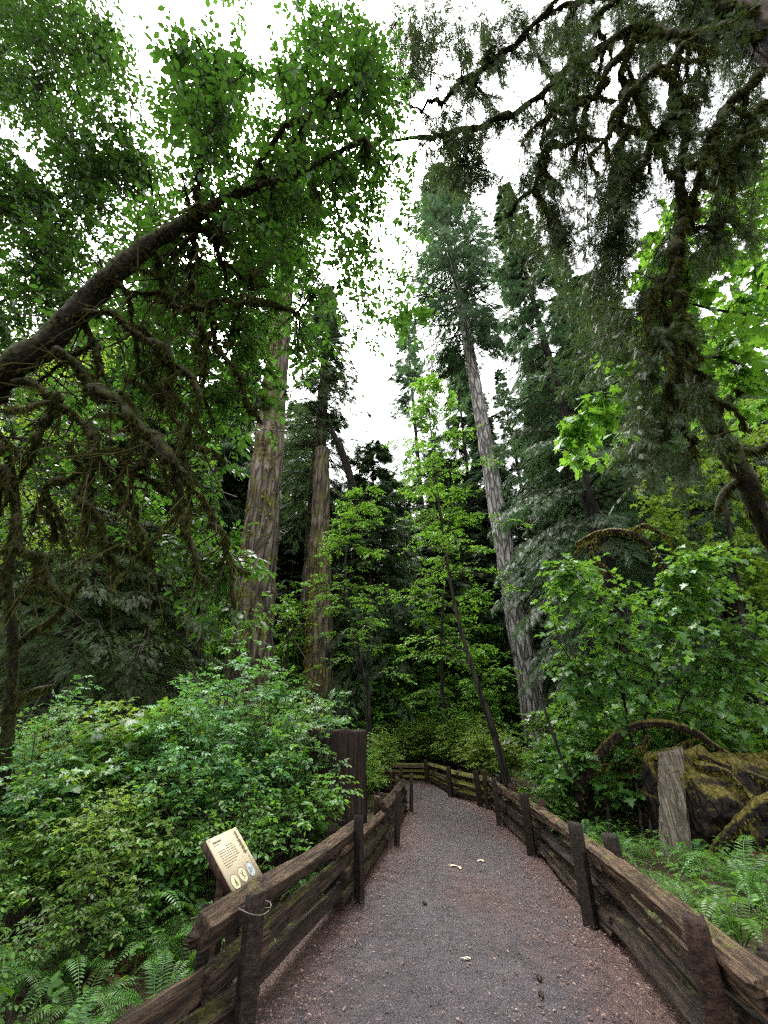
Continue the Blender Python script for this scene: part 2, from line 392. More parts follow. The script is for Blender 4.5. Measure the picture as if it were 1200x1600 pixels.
def path_mat():
    a = NT("wet_gravel_path"); v = a.coord("Object")
    vo = a.n("TexVoronoi"); vo.inputs['Scale'].default_value = 140; a.l(v, vo.inputs['Vector'])
    sep = a.n("SeparateColor"); a.l(vo.outputs['Color'], sep.inputs[0])
    n1 = a.noise(v, 220, 3); n2 = a.noise(v, .9, 5, .6); n3 = a.noise(v, 7, 4, .6)
    c = a.ramp(sep.outputs[0], [(0, (.012, .008, .009)), (.35, (.030, .0215, .0245)), (.72, (.051, .038, .043)), (.94, (.088, .070, .075)), (1, (.20, .175, .18))])
    c = a.mix(a.math('MULTIPLY', n1, .5), c, (.036, .028, .033)); c = a.mix(a.ramp(n2, [(.42, 0.), (.6, .55)]), c, (.022, .016, .019))
    at = a.n("Attribute"); at.attribute_name = "litter"
    f = a.math('ADD', at.outputs['Fac'], a.math('ADD', a.math('MULTIPLY', n2, .9), a.math('MULTIPLY', n3, .8)))
    r = a.n("MapRange"); r.inputs['From Min'].default_value = 1.0; r.inputs['From Max'].default_value = 1.5; r.inputs['To Max'].default_value = .85; a.l(f, r.inputs[0])
    red = a.ramp(sep.outputs[1], [(0, (.020, .009, .007)), (.5, (.060, .026, .020)), (1, (.14, .070, .050))])
    p = a.n("BsdfPrincipled"); a.l(a.mix(r.outputs[0], c, red), p.inputs['Base Color'])
    a.l(a.ramp(n3, [(.35, .30), (.65, .58)]), p.inputs['Roughness']); p.inputs['Specular IOR Level'].default_value = .45
    a.l(a.bump(a.math('ADD', a.math('MULTIPLY', vo.outputs['Distance'], -1.), a.math('MULTIPLY', n1, .4)), .8, .012), p.inputs['Normal']); a.l(p.outputs[0], a.out.inputs[0])
    return a.m
def ground_mat():
    a = NT("forest_floor"); v = a.coord("Object")
    n1 = a.noise(v, 30, 5, .65); n2 = a.noise(v, 1.1, 5, .6); n3 = a.noise(v, 6, 4)
    c = a.ramp(n1, [(.3, (.014, .009, .006)), (.5, (.045, .026, .017)), (.7, (.095, .055, .034))])
    m = a.ramp(n1, [(.3, (.022, .024, .007)), (.7, (.075, .075, .017))])
    r = a.n("MapRange"); r.inputs['From Min'].default_value = .95; r.inputs['From Max'].default_value = 1.12; a.l(a.math('ADD', n2, n3), r.inputs[0])
    p = a.n("BsdfPrincipled"); p.inputs['Roughness'].default_value = .85; p.inputs['Specular IOR Level'].default_value = .25
    a.l(a.mix(r.outputs[0], c, m), p.inputs['Base Color']); a.l(a.bump(n1, 1., .04), p.inputs['Normal']); a.l(p.outputs[0], a.out.inputs[0])
    return a.m
M['path'] = path_mat(); M['ground'] = ground_mat()
def litter_mat():
    a = NT("fallen_needles"); g = a.n("NewGeometry")
    c = a.ramp(g.outputs['Random Per Island'], [(0, (.02, .009, .006)), (.45, (.065, .028, .019)), (.8, (.13, .062, .040)), (.97, (.15, .105, .08)), (1, (.26, .21, .15))])
    p = a.n("BsdfPrincipled"); p.inputs['Roughness'].default_value = .6; a.l(c, p.inputs['Base Color']); a.l(p.outputs[0], a.out.inputs[0]); return a.m
M['litter'] = litter_mat()

# ------------------------------------------------------------------ builders of plants
def shift(mb, org):
    mb.v = [q - np.asarray(org, float) for q in mb.v]; return mb
def bez(P0, P1, P2, t):
    return (1 - t) ** 2 * P0 + 2 * t * (1 - t) * P1 + t * t * P2
def leaves_on(P0, P1, P2, per, size, tmpl, rng, jit=.35, droop=.25, spread=.9, width=1.0, t0=.12):
    """leaves in two ranks along every twig (quadratic curves P0 P1 P2)"""
    N = len(P0); t = np.linspace(t0, 1, per)[None, :, None] + rng.uniform(-.04, .04, (N, per, 1))
    t = np.clip(t, 0, 1)
    pos = bez(P0[:, None], P1[:, None], P2[:, None], t)
    tan = nrm(2 * (1 - t) * (P1 - P0)[:, None] + 2 * t * (P2 - P1)[:, None])
    up = nrm(np.array([0, 0, 1.]) + rng.normal(0, jit, (N, per, 3)))
    side = nrm(np.cross(np.broadcast_to(up, tan.shape), tan)) * np.where(np.arange(per) % 2, 1, -1)[None, :, None]
    last = (np.arange(per) == per - 1)[None, :, None]
    X = tan * np.where(last, 1.5, .55) + side * spread * np.where(last, .1, 1) + np.array([0, 0, -droop]) + rng.normal(0, .18, (N, per, 3))
    sz = size * rng.uniform(.42, 1.2, N * per)
    return stamp(pos.reshape(-1, 3), X.reshape(-1, 3), up.reshape(-1, 3), sz, tmpl, width)
def strands(mb, pts, rad, n, rng, length=.16, jit=.5):
    """tufts of moss hanging under a limb given by its points and radii"""
    i = rng.uniform(0, len(pts) - 1.001, n); k = i.astype(int); f = (i - k)[:, None]
    p = pts[k] * (1 - f) + pts[k + 1] * f; r = rad[k] * (1 - f[:, 0]) + rad[k + 1] * f[:, 0]
    off = nrm(rng.normal(0, 1, (n, 3))) * (r * .85)[:, None]; off[:, 2] = np.where(rng.random(n) < .7, -np.abs(off[:, 2]), off[:, 2])
    X = np.array([0, 0, -1.]) + nrm(off) * jit + rng.normal(0, .12, (n, 3))
    mb.add(*stamp(p + off, X, rng.normal(0, 1, (n, 3)), length * (rng.uniform(.25, 1, n) ** 1.6 + .15), T_STRAND, rng.uniform(.8, 1.6, n)))
def conifer(rng, H, z0, R, nb, per, spray, droop, trunk_r, wood, trunk_bump=.08, lean=(0, 0), tmpl=T_FIR, power=.8, start=.35, mosstufts=0, dead=0):
    """local-space conifer: returns (trunk mesh builder, limb builder, crown builder, moss builder)"""
    tr = MB(); lb = MB(); cr = MB(); ms = MB()
    zz = np.linspace(-.4, H, 60)
    ax = np.stack([lean[0] * zz + .12 * trunk_r * np.sin(zz * .21), lean[1] * zz + .12 * trunk_r * np.cos(zz * .17), zz], 1)
    rr = trunk_r * (1 - .93 * np.clip(zz / H, 0, 1) ** .9) * (1 + .55 * np.exp(-np.clip(zz, 0, 99) / (1.6 * trunk_r + .2)))
    tr.add(*tube(ax, rr, 28, trunk_bump, 1.2 / max(trunk_r, .15), int(rng.integers(99)), True, .05))
    q = np.sort(rng.uniform(0, 1, nb)); z = z0 + (H - z0) * q
    az = np.arange(nb) * 2.39996 + rng.normal(0, .5, nb)
    L = R * (1 - q) ** power * (start + (1 - start) * np.minimum(1, q * 5)) * rng.uniform(.38, 1.32, nb) + .15
    out = np.stack([np.cos(az), np.sin(az), 0 * az], 1)
    P0 = np.stack([np.interp(z, zz, ax[:, 0]), np.interp(z, zz, ax[:, 1]), z], 1)
    dz = -droop * L * (1.15 - q) + .25 * q * L
    P2 = P0 + out * L[:, None]; P2[:, 2] += dz
    P1 = P0 + out * (L * .5)[:, None]; P1[:, 2] += .12 * L + .15 * dz
    lb.add(*twigs(P0, P1, P2, .012 * L + .010, .004))
    N = nb * per; b = np.repeat(np.arange(nb), per)
    t = rng.uniform(0, 1, (N, 1)) ** .75 * .88 + .12; s = np.where(rng.random(N) < .5, -1, 1); u = rng.random(N) ** .8
    pos = bez(P0[b], P1[b], P2[b], t); tan = nrm(2 * (1 - t) * (P1 - P0)[b] + 2 * t * (P2 - P1)[b])
    lat = np.stack([-np.sin(az), np.cos(az), 0 * az], 1)[b] * s[:, None]
    w = (.42 * L[b] * (1.08 - t[:, 0]) + .08) * u
    pos = pos + (lat * .8 + tan * .6) * w[:, None]; pos[:, 2] -= .30 * w * (droop + .3) + rng.uniform(0, .05, N) * L[b]
    X = tan * .75 + lat * (.55 + .3 * u[:, None]) + np.array([0, 0, -.25 - droop * .5]) + rng.normal(0, .2, (N, 3))
    cr.add(*stamp(pos, X, np.array([0, 0, 1.]) + rng.normal(0, .3, (N, 3)), spray * rng.uniform(.6, 1.25, N), tmpl, rng.uniform(.8, 1.3, N)))
    if mosstufts:
        i = rng.integers(0, nb, mosstufts); t = rng.uniform(.1, 1, (mosstufts, 1)); p = bez(P0[i], P1[i], P2[i], t)
        ms.add(*stamp(p, np.array([0, 0, -1.]) + rng.normal(0, .15, (mosstufts, 3)), rng.normal(0, 1, (mosstufts, 3)), rng.uniform(.2, .8, mosstufts) * spray * 1.4, T_STRAND))
    return tr, lb, cr, ms
def broadleaf(rng, H, z0, R, nb, twper, lper, lsize, tmpl, trunk_r, axis=None, droop=.1, twl=.6, layer=.15, start=.5, power=.7, width=1.0, curve=.25, sub=2):
    """local-space slender broadleaf tree with layered boughs: (trunk, limbs, leaves)"""
    tr = MB(); lb = MB(); cr = MB()
    if axis is None: axis = [(0, 0, -.3), (.1 * curve, 0, H * .35), (-.3 * curve, .2 * curve, H * .7), (0, 0, H)]
    ax = spline(axis, 40); tt = np.linspace(0, 1, 40)
    tr.add(*tube(ax, trunk_r * (1 - .88 * tt) * (1 + .5 * np.exp(-tt * 25)), 12, .12, 3 / max(trunk_r, .05) * .2))
    q = np.sort(rng.uniform(0, 1, nb)); zb = z0 + (H - z0) * q
    P0 = np.stack([np.interp(zb, ax[:, 2], ax[:, k]) for k in range(3)], 1)
    az = np.arange(nb) * 2.39996 + rng.normal(0, .6, nb); L = R * (1 - q) ** power * (start + (1 - start) * np.minimum(1, q * 3)) * rng.uniform(.5, 1.2, nb) + .2
    out = np.stack([np.cos(az), np.sin(az), 0 * az], 1)
    P2 = P0 + out * L[:, None]; P2[:, 2] += L * (rng.uniform(-.1, .35, nb) - droop); P1 = P0 + out * (L * .5)[:, None]; P1[:, 2] += .22 * L
    lb.add(*twigs(P0, P1, P2, .010 * L + .006, .004))
    N = nb * twper; b = np.repeat(np.arange(nb), twper); t = rng.uniform(.15, 1, (N, 1))
    A = bez(P0[b], P1[b], P2[b], t); s = rng.choice([-1, 1], N)
    lat = np.stack([-np.sin(az), np.cos(az), 0 * az], 1)[b] * s[:, None]
    d = nrm(lat * rng.uniform(.3, 1, (N, 1)) + out[b] * rng.uniform(.2, 1, (N, 1)) + rng.normal(0, layer, (N, 3)))
    ln = twl * rng.uniform(.5, 1.2, (N, 1)) * (1.1 - .5 * t)
    C = A + d * ln; C[:, 2] -= droop * ln[:, 0] * 1.2; Bm = A + d * ln * .5; Bm[:, 2] += .06 * ln[:, 0]
    lb.add(*twigs(A, Bm, C, .006, .002))
    cr.add(*leaves_on(A, Bm, C, lper, lsize, tmpl, rng, .3, .15, .9, width))
    return tr, lb, cr
def shrub(rng, H, R, ns, twper, lper, lsize, tmpl, twl=.4, droop=.15, stem_r=.011, width=1.0, inner=.42):
    """local-space shrub: arching stems from one root with leafy twigs: (stems, leaves)"""
    st = MB(); cr = MB()
    az = np.arange(ns) * 2.39996 + rng.normal(0, .4, ns); rad = R * np.sqrt(rng.uniform(.02, 1, ns)); hh = H * (1.02 - .45 * (rad / R) ** 2) * rng.uniform(.58, 1.22, ns)
    out = np.stack([np.cos(az), np.sin(az), 0 * az], 1)
    P0 = out * (.12 * R * rng.random((ns, 1))) - np.array([0, 0, .1]); P2 = out * rad[:, None]; P2[:, 2] = hh; P1 = out * (rad * .35)[:, None]; P1[:, 2] = hh * .75
    st.add(*twigs(P0, P1, P2, stem_r, stem_r * .4))
    N = ns * twper; b = np.repeat(np.arange(ns), twper); t = rng.uniform(inner, 1, (N, 1)) ** .8
    A = bez(P0[b], P1[b], P2[b], t); a2 = rng.uniform(0, 6.283, N)
    d = nrm(np.stack([np.cos(a2), np.sin(a2), rng.uniform(-.15, .75, N)], 1) + out[b] * .4)
    ln = twl * rng.uniform(.4, 1.2, (N, 1)); C = A + d * ln; C[:, 2] -= droop * ln[:, 0]; Bm = A + d * ln * .55; Bm[:, 2] += .05 * ln[:, 0]
    st.add(*twigs(A, Bm, C, stem_r * .4, stem_r * .15))
    cr.add(*leaves_on(A, Bm, C, lper, lsize, tmpl, rng, .35, .2, .9, width))
    return st, cr
def fern(rng, nf, L, w, arch=1.0, pairs=26, erect=1.0):
    """local-space sword fern, fronds arching from one crown"""
    mb = MB(); sm = MB()
    for i in range(nf):
        a = i * 2.4 + rng.normal(0, .3); l = L * rng.uniform(.65, 1.1); e = rng.uniform(.55, 1.1) * erect; k = pairs
        o = np.array([math.cos(a), math.sin(a), 0]); up = np.array([0, 0, 1.])
        P0 = o * .03; P1 = o * l * .35 + up * l * .75 * e; P2 = o * l * rng.uniform(.75, 1.0) + up * l * (.35 * e - .25 * arch * rng.random())
        t = np.linspace(.10, 1, k)[:, None]; pos = bez(P0, P1, P2, t); tan = nrm(2 * (1 - t) * (P1 - P0) + 2 * t * (P2 - P1))
        side = nrm(np.cross(tan, up)); nz = np.cross(side, tan)
        sz = w * l * np.sin(np.clip(t[:, 0] * 1.05 + .12, 0, 1) * math.pi) ** .7 * (1.12 - .45 * t[:, 0]) + .012
        for s in (1, -1):
            mb.add(*stamp(pos, side * s + tan * .35 + rng.normal(0, .05, (k, 3)) - nz * .12, nz, sz, T_LEAF4, .42 * l / k / np.maximum(sz, .01) * 2.2))
        sm.add(*tube(bez(P0, P1, P2, np.linspace(0, 1, 8)[:, None]), np.linspace(.005, .0015, 8), 4, caps=False))
    return mb, sm

# ================================================================== THE PLACE
rng = np.random.default_rng(7)
# ---- ground sheet, fine near the path and coarse towards the horizon
gx = np.concatenate([-np.geomspace(220, 9, 26)[:-1], np.arange(-9, 9.01, .16), np.geomspace(9, 220, 26)[1:]])
gy = np.concatenate([-np.geomspace(120, 3, 14)[:-1], np.arange(-3, 24.01, .16), np.geomspace(24, 260, 30)[1:]])
X, Y = np.meshgrid(gx, gy); Z = gh(X, Y)
nx, ny = len(gx), len(gy)
i = (np.arange(ny - 1)[:, None] * nx + np.arange(nx - 1)[None]).ravel()
g = MB().add(np.stack([X, Y, Z], -1), np.stack([i, i + 1, i + 1 + nx, i + nx], -1))
tag(g.build("ground", M['ground'], smooth=True), kind='structure')
# ---- path sheet
m = 30; tt = np.linspace(0, 1, m)
PV = PL[:, None] * (1 - tt)[None, :, None] + PR[:, None] * tt[None, :, None]
e = np.minimum(tt, 1 - tt)[None] * 2
pz = .012 + .03 * np.minimum(1, e * 1.6) + .012 * (fbm(np.concatenate([PV * 1.3, PV[..., :1] * 0], -1)) - .5) - .07 * (1 - sstep(0, .12, e))
n = len(PL); i = (np.arange(n - 1)[:, None] * m + np.arange(m - 1)[None]).ravel()
pm = MB().add(np.concatenate([PV, pz[..., None]], -1), np.stack([i, i + 1, i + 1 + m, i + m], -1))
po = pm.build("path", M['path'], smooth=True); tag(po, kind='structure')
lit = po.data.attributes.new("litter", 'FLOAT', 'POINT')
wt = np.clip(1 - e / .75, 0, 1) ** 1.5 * np.where(tt > .5, 1.05, .72)[None] + .25 * sstep(5, 11, PV[..., 1]) + .12 * np.exp(-((PV[..., 0] - 1.15) / .5) ** 2 - ((PV[..., 1] - 6.2) / 1.6) ** 2) * 3
lit.data.foreach_set("value", wt.astype(np.float32).ravel())
# ---- fallen needles and scraps on and beside the path (nobody could count them)
N = 34000
ti = rng.integers(0, n, N); sd = rng.random(N); u = np.where(sd < .34, np.abs(rng.normal(0, .13, N)), np.where(sd < .78, 1 - np.abs(rng.normal(0, .17, N)), rng.random(N)))
k = (PL[:, 1] > 1.0); ti = rng.choice(np.where(k)[0], N)
pos = PL[ti] * (1 - u)[:, None] + PR[ti] * u[:, None] + rng.normal(0, .07, (N, 2))
dd = pdist(pos[:, 0], pos[:, 1]); z = np.where(dd < -.12, .052, gh(pos[:, 0], pos[:, 1]) + .012)
a = rng.uniform(0, 6.28, N)
lm = MB().add(*stamp(np.column_stack([pos, z]), np.column_stack([np.cos(a), np.sin(a), rng.normal(0, .12, N)]), np.array([0, 0, 1.]) + rng.normal(0, .25, (N, 3)), rng.uniform(.009, .034, N), T_LEAF4, rng.uniform(.35, 1.2, N)))
tag(lm.build("needle_litter", M['litter']), kind='stuff')

# ---- split rail fences
def poly_section(r, rng, corners):
    a = np.sort(np.linspace(0, 2 * math.pi, corners, endpoint=False) + rng.uniform(-.3, .3, corners)) + rng.uniform(0, 6.28)
    c = np.stack([np.cos(a), np.sin(a)], 1) * (r * rng.uniform(.85, 1.15, corners))[:, None]
    out = []
    for p, q in zip(c, np.roll(c, -1, 0)):
        for f in np.linspace(0, 1, 11)[:-1]: out.append(p * (1 - f) + q * f)
    return np.array(out)
def hewn(L, r, rng, corners=5, n=22, taper=.1, rough=.10, top_slant=.0):
    """length of split timber along +X from 0 to L, rough hewn"""
    sec = poly_section(r, rng, corners); k = len(sec); x = np.linspace(0, L, n); off = rng.uniform(0, 50)
    tw = 1 - taper * np.linspace(0, 1, n)
    bow = np.stack([.012 * np.sin(x * 1.3 + off), .010 * np.sin(x * 1.7 + off * 2)], 1) * min(1, L / 2)
    V = np.zeros((n, k, 3)); V[..., 0] = x[:, None]
    q = np.stack(np.broadcast_arrays(x[:, None] * 1.4 + off, sec[None, :, 0] * 30, sec[None, :, 1] * 30), -1)
    d = 1 + rough * 2.6 * (fbm(q, 3) - .5); q2 = q * np.array([5., 1.6, 1.6]) + 9; d = d - rough * 1.2 * sstep(.62, .75, vnoise(q2))
    V[..., 1] = sec[None, :, 0] * tw[:, None] * d + bow[:, :1]; V[..., 2] = sec[None, :, 1] * tw[:, None] * d + bow[:, 1:]
    V[-1, :, 0] += sec[:, 0] * top_slant + rng.normal(0, .004, k); V[0, :, 0] += rng.normal(0, .012, k)
    i = np.arange(n - 1)[:, None] * k + np.arange(k)[None]; j = np.arange(n - 1)[:, None] * k + (np.arange(k)[None] + 1) % k
    F = [np.stack([i, j, j + k, i + k], -1).reshape(-1, 4)]
    V = V.reshape(-1, 3); V = np.vstack([V, [[0, 0, 0]], [V[-k:].mean(0)]]); a = np.arange(k); b = (a + 1) % k
    F += [np.stack([b, a, np.full(k, n * k)], -1), np.stack([a + (n - 1) * k, b + (n - 1) * k, np.full(k, n * k + 1)], -1)]
    return MB().add(V, F)
def put_along(mb, name, mat, parent, a, b):
    """link a timber so that its +X runs from a to b (world), as a child of parent"""
    o = mb.build(name, mat, parent); d = Vector(b) - Vector(a)
    rot = d.to_track_quat('X', 'Z').to_matrix().to_4x4()
    o.matrix_parent_inverse = Matrix.Identity(4)
    o.matrix_local = Matrix.Translation(Vector(a) - parent.location) @ rot
    return o
def fence(label, joints, side, rng, mats, post_top, heights, r_rail=.088, r_post=.085, back=.34, ext=.34, post_mats=None):
    """zigzag fence: at every joint a front post by the path and a back post behind, rails lying between the pair"""
    root = thing("split_rail_fence", label, "fence", (joints[0][0], joints[0][1], 0), 0)
    J = np.array(joints, float); T = nrm(np.gradient(J, axis=0)); O = np.stack([-T[:, 1], T[:, 0]], 1) * side
    for q, (j, o) in enumerate(zip(J, O)):
        top = post_top[q] if hasattr(post_top, '__len__') else post_top
        lean = rng.normal(0, .035, 2)
        pm = (post_mats[q] if post_mats else 'post')
        put_along(hewn(top + .35, r_post * rng.uniform(.98, 1.15), rng, 4, 16, .05, .028, .18), "post", M[pm], root, (j[0], j[1], -.35), (j[0] + lean[0], j[1] + lean[1], top))
        bk = j + o * back + T[q] * rng.uniform(-.05, .12)
        put_along(hewn(top + .25, r_post * rng.uniform(.95, 1.25), rng, 4, 16, .05, .03, .25), "post", M['post_red' if rng.random() < .35 else 'post'], root, (bk[0], bk[1], -.35), (bk[0] + lean[1], bk[1], top - rng.uniform(.0, .12)))
    for q in range(len(J) - 1):
        a, b = J[q] + O[q] * back * .5, J[q + 1] + O[q + 1] * back * .5; d = nrm(b - a)
        hs = heights[q % 2] if q or len(heights) < 3 else heights[2]
        for r, h in enumerate(hs):
            e0, e1 = ext * rng.uniform(.6, 1.15), ext * rng.uniform(.6, 1.15); off = O[q] * rng.uniform(-.02, .02)
            A = a - d * e0 + off; Bq = b + d * e1 + off
            put_along(hewn(float(np.linalg.norm(Bq - A)), r_rail * rng.uniform(.92, 1.18), rng, 4, 64, .08, .12), "rail", M[mats[r] if len(mats) == len(hs) else mats[0]], root,
                      (A[0], A[1], h + rng.uniform(-.02, .02)), (Bq[0], Bq[1], h + rng.uniform(-.02, .02)))
    return root
LJ = [(-1.55, 1.6), (-.79, 3.47), (-.26, 6.0), (.19, 8.68), (.66, 12.4), (.55, 15.4), (-.5, 17.0), (-3.2, 16.9)]
RJ = [(1.42, 1.0), (1.60, 2.95), (1.97, 5.32), (2.26, 8.07), (2.36, 10.5), (2.62, 12.85)]
FJ = [(2.55, 13.3), (2.02, 15.1), (1.72, 19.6), (-1.6, 21.0), (-5, 21.0)]
fr = np.random.default_rng(21)
fl = fence("split rail timber fence along the left edge of the path, in front of the sign", LJ, 1, fr, ['rail_dark', 'rail_dark', 'rail'], [.74, .75, .80, .80, .80, .78, .78, .78], ([.12, .31, .51], [.18, .39, .60], [.04, .20, .38]), .084, .056)
fence("split rail timber fence along the right edge of the path, below the mossy log", RJ, -1, fr, ['rail_dark', 'rail_dark', 'rail'], [.74, .76, .82, .82, .85, .85], ([.14, .34, .58], [.13, .34, .60]), .098, .066, post_mats=['post', 'post_red', 'post', 'post', 'post', 'post_red'])
fence("short yellow-mossed split rail fence across the far bend of the path", FJ, -1, fr, ['rail_moss', 'rail_moss', 'rail_moss'], .82, ([.16, .38, .60], [.18, .40, .64]), .10, .085)
# wire tied round the near left post
th = np.linspace(0, 2 * math.pi, 20); cx, cyy = LJ[1]
wp = np.stack([cx + .10 * np.cos(th) - .02, cyy + .10 * np.sin(th), .665 + .012 * np.sin(th * 2)], 1)
wp = np.vstack([wp, [[cx - .25, cyy - .05, .66], [cx - .40, cyy - .02, .62]]])
shift(MB().add(*tube(wp, .0035, 6)), fl.location).build("wire", M['wire'], fl)

# ---- interpretive sign, tilted towards the path behind the left fence
c00 = np.array([-1.346, 3.964, .917]); ex = nrm(np.array([.064, .507, .005])); n0 = nrm(np.array([.732, -.100, .673])); ey = np.cross(n0, ex)
if ey[2] > 0: ey = -ey                       # ey runs down the slope of the board
SW, SH = .51, .42
sg = thing("interpretive_sign", "cream information sign with lines of text and three ovals, behind the left fence", "sign", (-1.25, 4.2, ghs(-1.25, 4.2)))
def on_board(u, v, h): return c00 + ex * u * SW + ey * v * SH + n0 * h
def board(u0, u1, v0, v1, h0, h1):
    V = [on_board(u, v, h) for h in (h0, h1) for u, v in ((u0, v0), (u1, v0), (u1, v1), (u0, v1))]
    return np.array(V), np.array([[0, 3, 2, 1], [4, 5, 6, 7], [0, 1, 5, 4], [1, 2, 6, 5], [2, 3, 7, 6], [3, 0, 4, 7]])
shift(MB().add(*board(0, 1, 0, 1, -.012, 0)), sg.location).build("panel", M['sign'], sg)
shift(MB().add(*board(-.012, 1.012, -.012, 1.012, -.055, -.0135)), sg.location).build("backing_board", M['post_red'], sg)
for u in (.2, .8):
    p = on_board(u, .62, -.06); q = p.copy(); q[2] = -.2
    put_along(hewn(float(p[2] - q[2]), .05, fr, 4, 10, .02, .05), "post", M['post_red'], sg, q, p)
sr = np.random.default_rng(5); ink = MB()
def word_line(v, u0, u1, hgt=.011):
    u = u0
    while u < u1:
        w = sr.uniform(.018, .055)
        ink.add(*board(u, min(u + w, u1), v, v + hgt, .0018, .0024)); u += w + .013
word_line(.085, .10, .36, .030); word_line(.145, .10, .30, .010)
for r, (a, b) in enumerate([(.38, .62), (.12, .64), (.12, .66), (.12, .66), (.12, .67), (.12, .68), (.12, .56), (.12, .50), (.12, .32)]): word_line(.225 + .042 * r, a, b)
shift(ink, sg.location).build("lettering", M['sign_ink'], sg)
def oval(cu, cv, ru, rv, h, inner=0.):
    t = np.linspace(0, 2 * math.pi, 32, endpoint=False); k = 32
    o = np.array([on_board(cu + ru * math.cos(x), cv + rv * math.sin(x), h) for x in t])
    if inner:
        w = np.array([on_board(cu + (ru - inner) * math.cos(x), cv + (rv - inner * SW / SH) * math.sin(x), h) for x in t]); a = np.arange(k); b = (a + 1) % k
        return np.vstack([o, w]), np.stack([a, b, b + k, a + k], -1)
    a = np.arange(k); b = (a + 1) % k
    return np.vstack([o, [on_board(cu, cv, h)]]), np.stack([a, b, np.full(k, k)], -1)
pict = [(.17, .83, 'sign_tan', 'sign_green'), (.45, .80, 'sign_tan', 'sign_ink'), (.74, .80, 'sign_blue', 'sign_ink')]
for qi, (cu, cv, mf, mi) in enumerate(pict):
    of = shift(MB().add(*oval(cu, cv, .112, .125, .0016)), sg.location).build("oval_picture", M[mf], sg)
    shift(MB().add(*oval(cu, cv, .122, .137, .0022, .010)), sg.location).build("oval_rim", M['sign_ink'], of)
    d = MB()
    if qi == 0:
        for s in range(3): 
            V = np.array([on_board(cu + x, cv + y, .0026) for x, y in ((-.05 + .02 * s, .07 - .04 * s), (.05 - .02 * s + .02, .07 - .04 * s), (.01, -.02 - .035 * s))]); d.add(V, np.array([[0, 1, 2]]))
    elif qi == 1:
        for x0, y0, x1, y1 in ((-.06, -.06, .05, .07), (.06, -.07, -.02, .02), (-.01, .08, .01, -.09)):
            V = np.array([on_board(cu + x0 - .008, cv + y0, .0026), on_board(cu + x0 + .008, cv + y0, .0026), on_board(cu + x1 + .008, cv + y1, .0026), on_board(cu + x1 - .008, cv + y1, .0026)]); d.add(V, np.array([[0, 1, 2, 3]]))
    else:
        for s in range(5): d.add(*board(cu - .06 + .028 * s, cu - .052 + .028 * s, cv - .07 + .01 * s, cv + .07 - .012 * s, .0018, .0026))
    shift(d, sg.location).build("drawing", M[mi], of)
d = MB()                                      # the dark sprig printed down the right-hand edge
for s in range(16):
    cv = .05 + .029 * s; w = .035 + .035 * math.sin(s * 1.9) ** 2 + .02 * (s > 5)
    V = np.array([on_board(.86, cv, .002), on_board(.86 + w, cv + .025, .002), on_board(.865, cv + .03, .002), on_board(.86 - w * .9, cv + .02, .002)]); d.add(V, np.array([[0, 1, 2, 3]]))
shift(d, sg.location).build("printed_sprig", M['sign_ink'], sg)
shift(MB().add(*board(.905, .911, .56, .86, .0018, .0024)), sg.location).build("printed_line", M['sign_ink'], sg)
bo = MB()
for u, v in ((.03, .04), (.97, .04), (.03, .96), (.97, .96)): bo.add(*oval(u, v, .010, .012, .003))
shift(bo, sg.location).build("bolt", M['wire'], sg)

# ---- tall square-cut stump behind the left fence
st = thing("cut_stump", "tall dark square-cut stump with vertical splits behind the left fence", "stump", (-.78, 7.9, 0))
def stump_mesh(w, d, h, rng, n=34, k=48):
    V = np.zeros((n, k, 3)); z = np.linspace(-.3, h, n); per = np.linspace(0, 4, k, endpoint=False)
    s = per.astype(int); f = per - s; c = np.array([(-1, -1), (1, -1), (1, 1), (-1, 1)], float) * np.array([w / 2, d / 2])
    xy = c[s] * (1 - f)[:, None] + c[(s + 1) % 4] * f[:, None]
    q = np.stack(np.broadcast_arrays(z[:, None] * .5, xy[None, :, 0] * 9, xy[None, :, 1] * 9), -1)
    dn = .09 * (fbm(q, 3) - .5) * 2; slot = .05 * (np.abs(((per * 6.3) % 1) - .5) < .10)
    sc_ = 1 + .10 * np.exp(-np.clip(z, 0, 9) * 2.2)
    nr = nrm(xy)
    V[..., 0] = xy[None, :, 0] * sc_[:, None] + nr[None, :, 0] * (dn - slot); V[..., 1] = xy[None, :, 1] * sc_[:, None] + nr[None, :, 1] * (dn - slot); V[..., 2] = z[:, None]
    V[-1, :, 2] += .03 * (vnoise(np.stack([xy[:, 0] * 7, xy[:, 1] * 7, xy[:, 0] * 0], -1)) - .5) * 2
    i = np.arange(n - 1)[:, None] * k + np.arange(k)[None]; j = np.arange(n - 1)[:, None] * k + (np.arange(k)[None] + 1) % k
    a = np.arange(k); b = (a + 1) % k
    return np.vstack([V.reshape(-1, 3), [[0, 0, h - .01]]]), [np.stack([i, j, j + k, i + k], -1).reshape(-1, 4), np.stack([a + (n - 1) * k, b + (n - 1) * k, np.full(k, n * k)], -1)]
MB().add(*stump_mesh(.92, .62, 1.72, fr)).build("trunk", M['stump_wood'], st)
mm = MB(); N = 500
mm.add(*stamp(np.column_stack([-.47 + np.abs(fr.normal(0, .06, N)), fr.uniform(-.3, .3, N), 1.74 - np.abs(fr.normal(0, .25, N)) * (fr.random(N) < .5)]), np.array([0, 0, -1.]) + fr.normal(0, .7, (N, 3)), fr.normal(0, 1, (N, 3)), fr.uniform(.03, .10, N), T_STRAND))
mm.build("moss", M['moss_gold'], st)

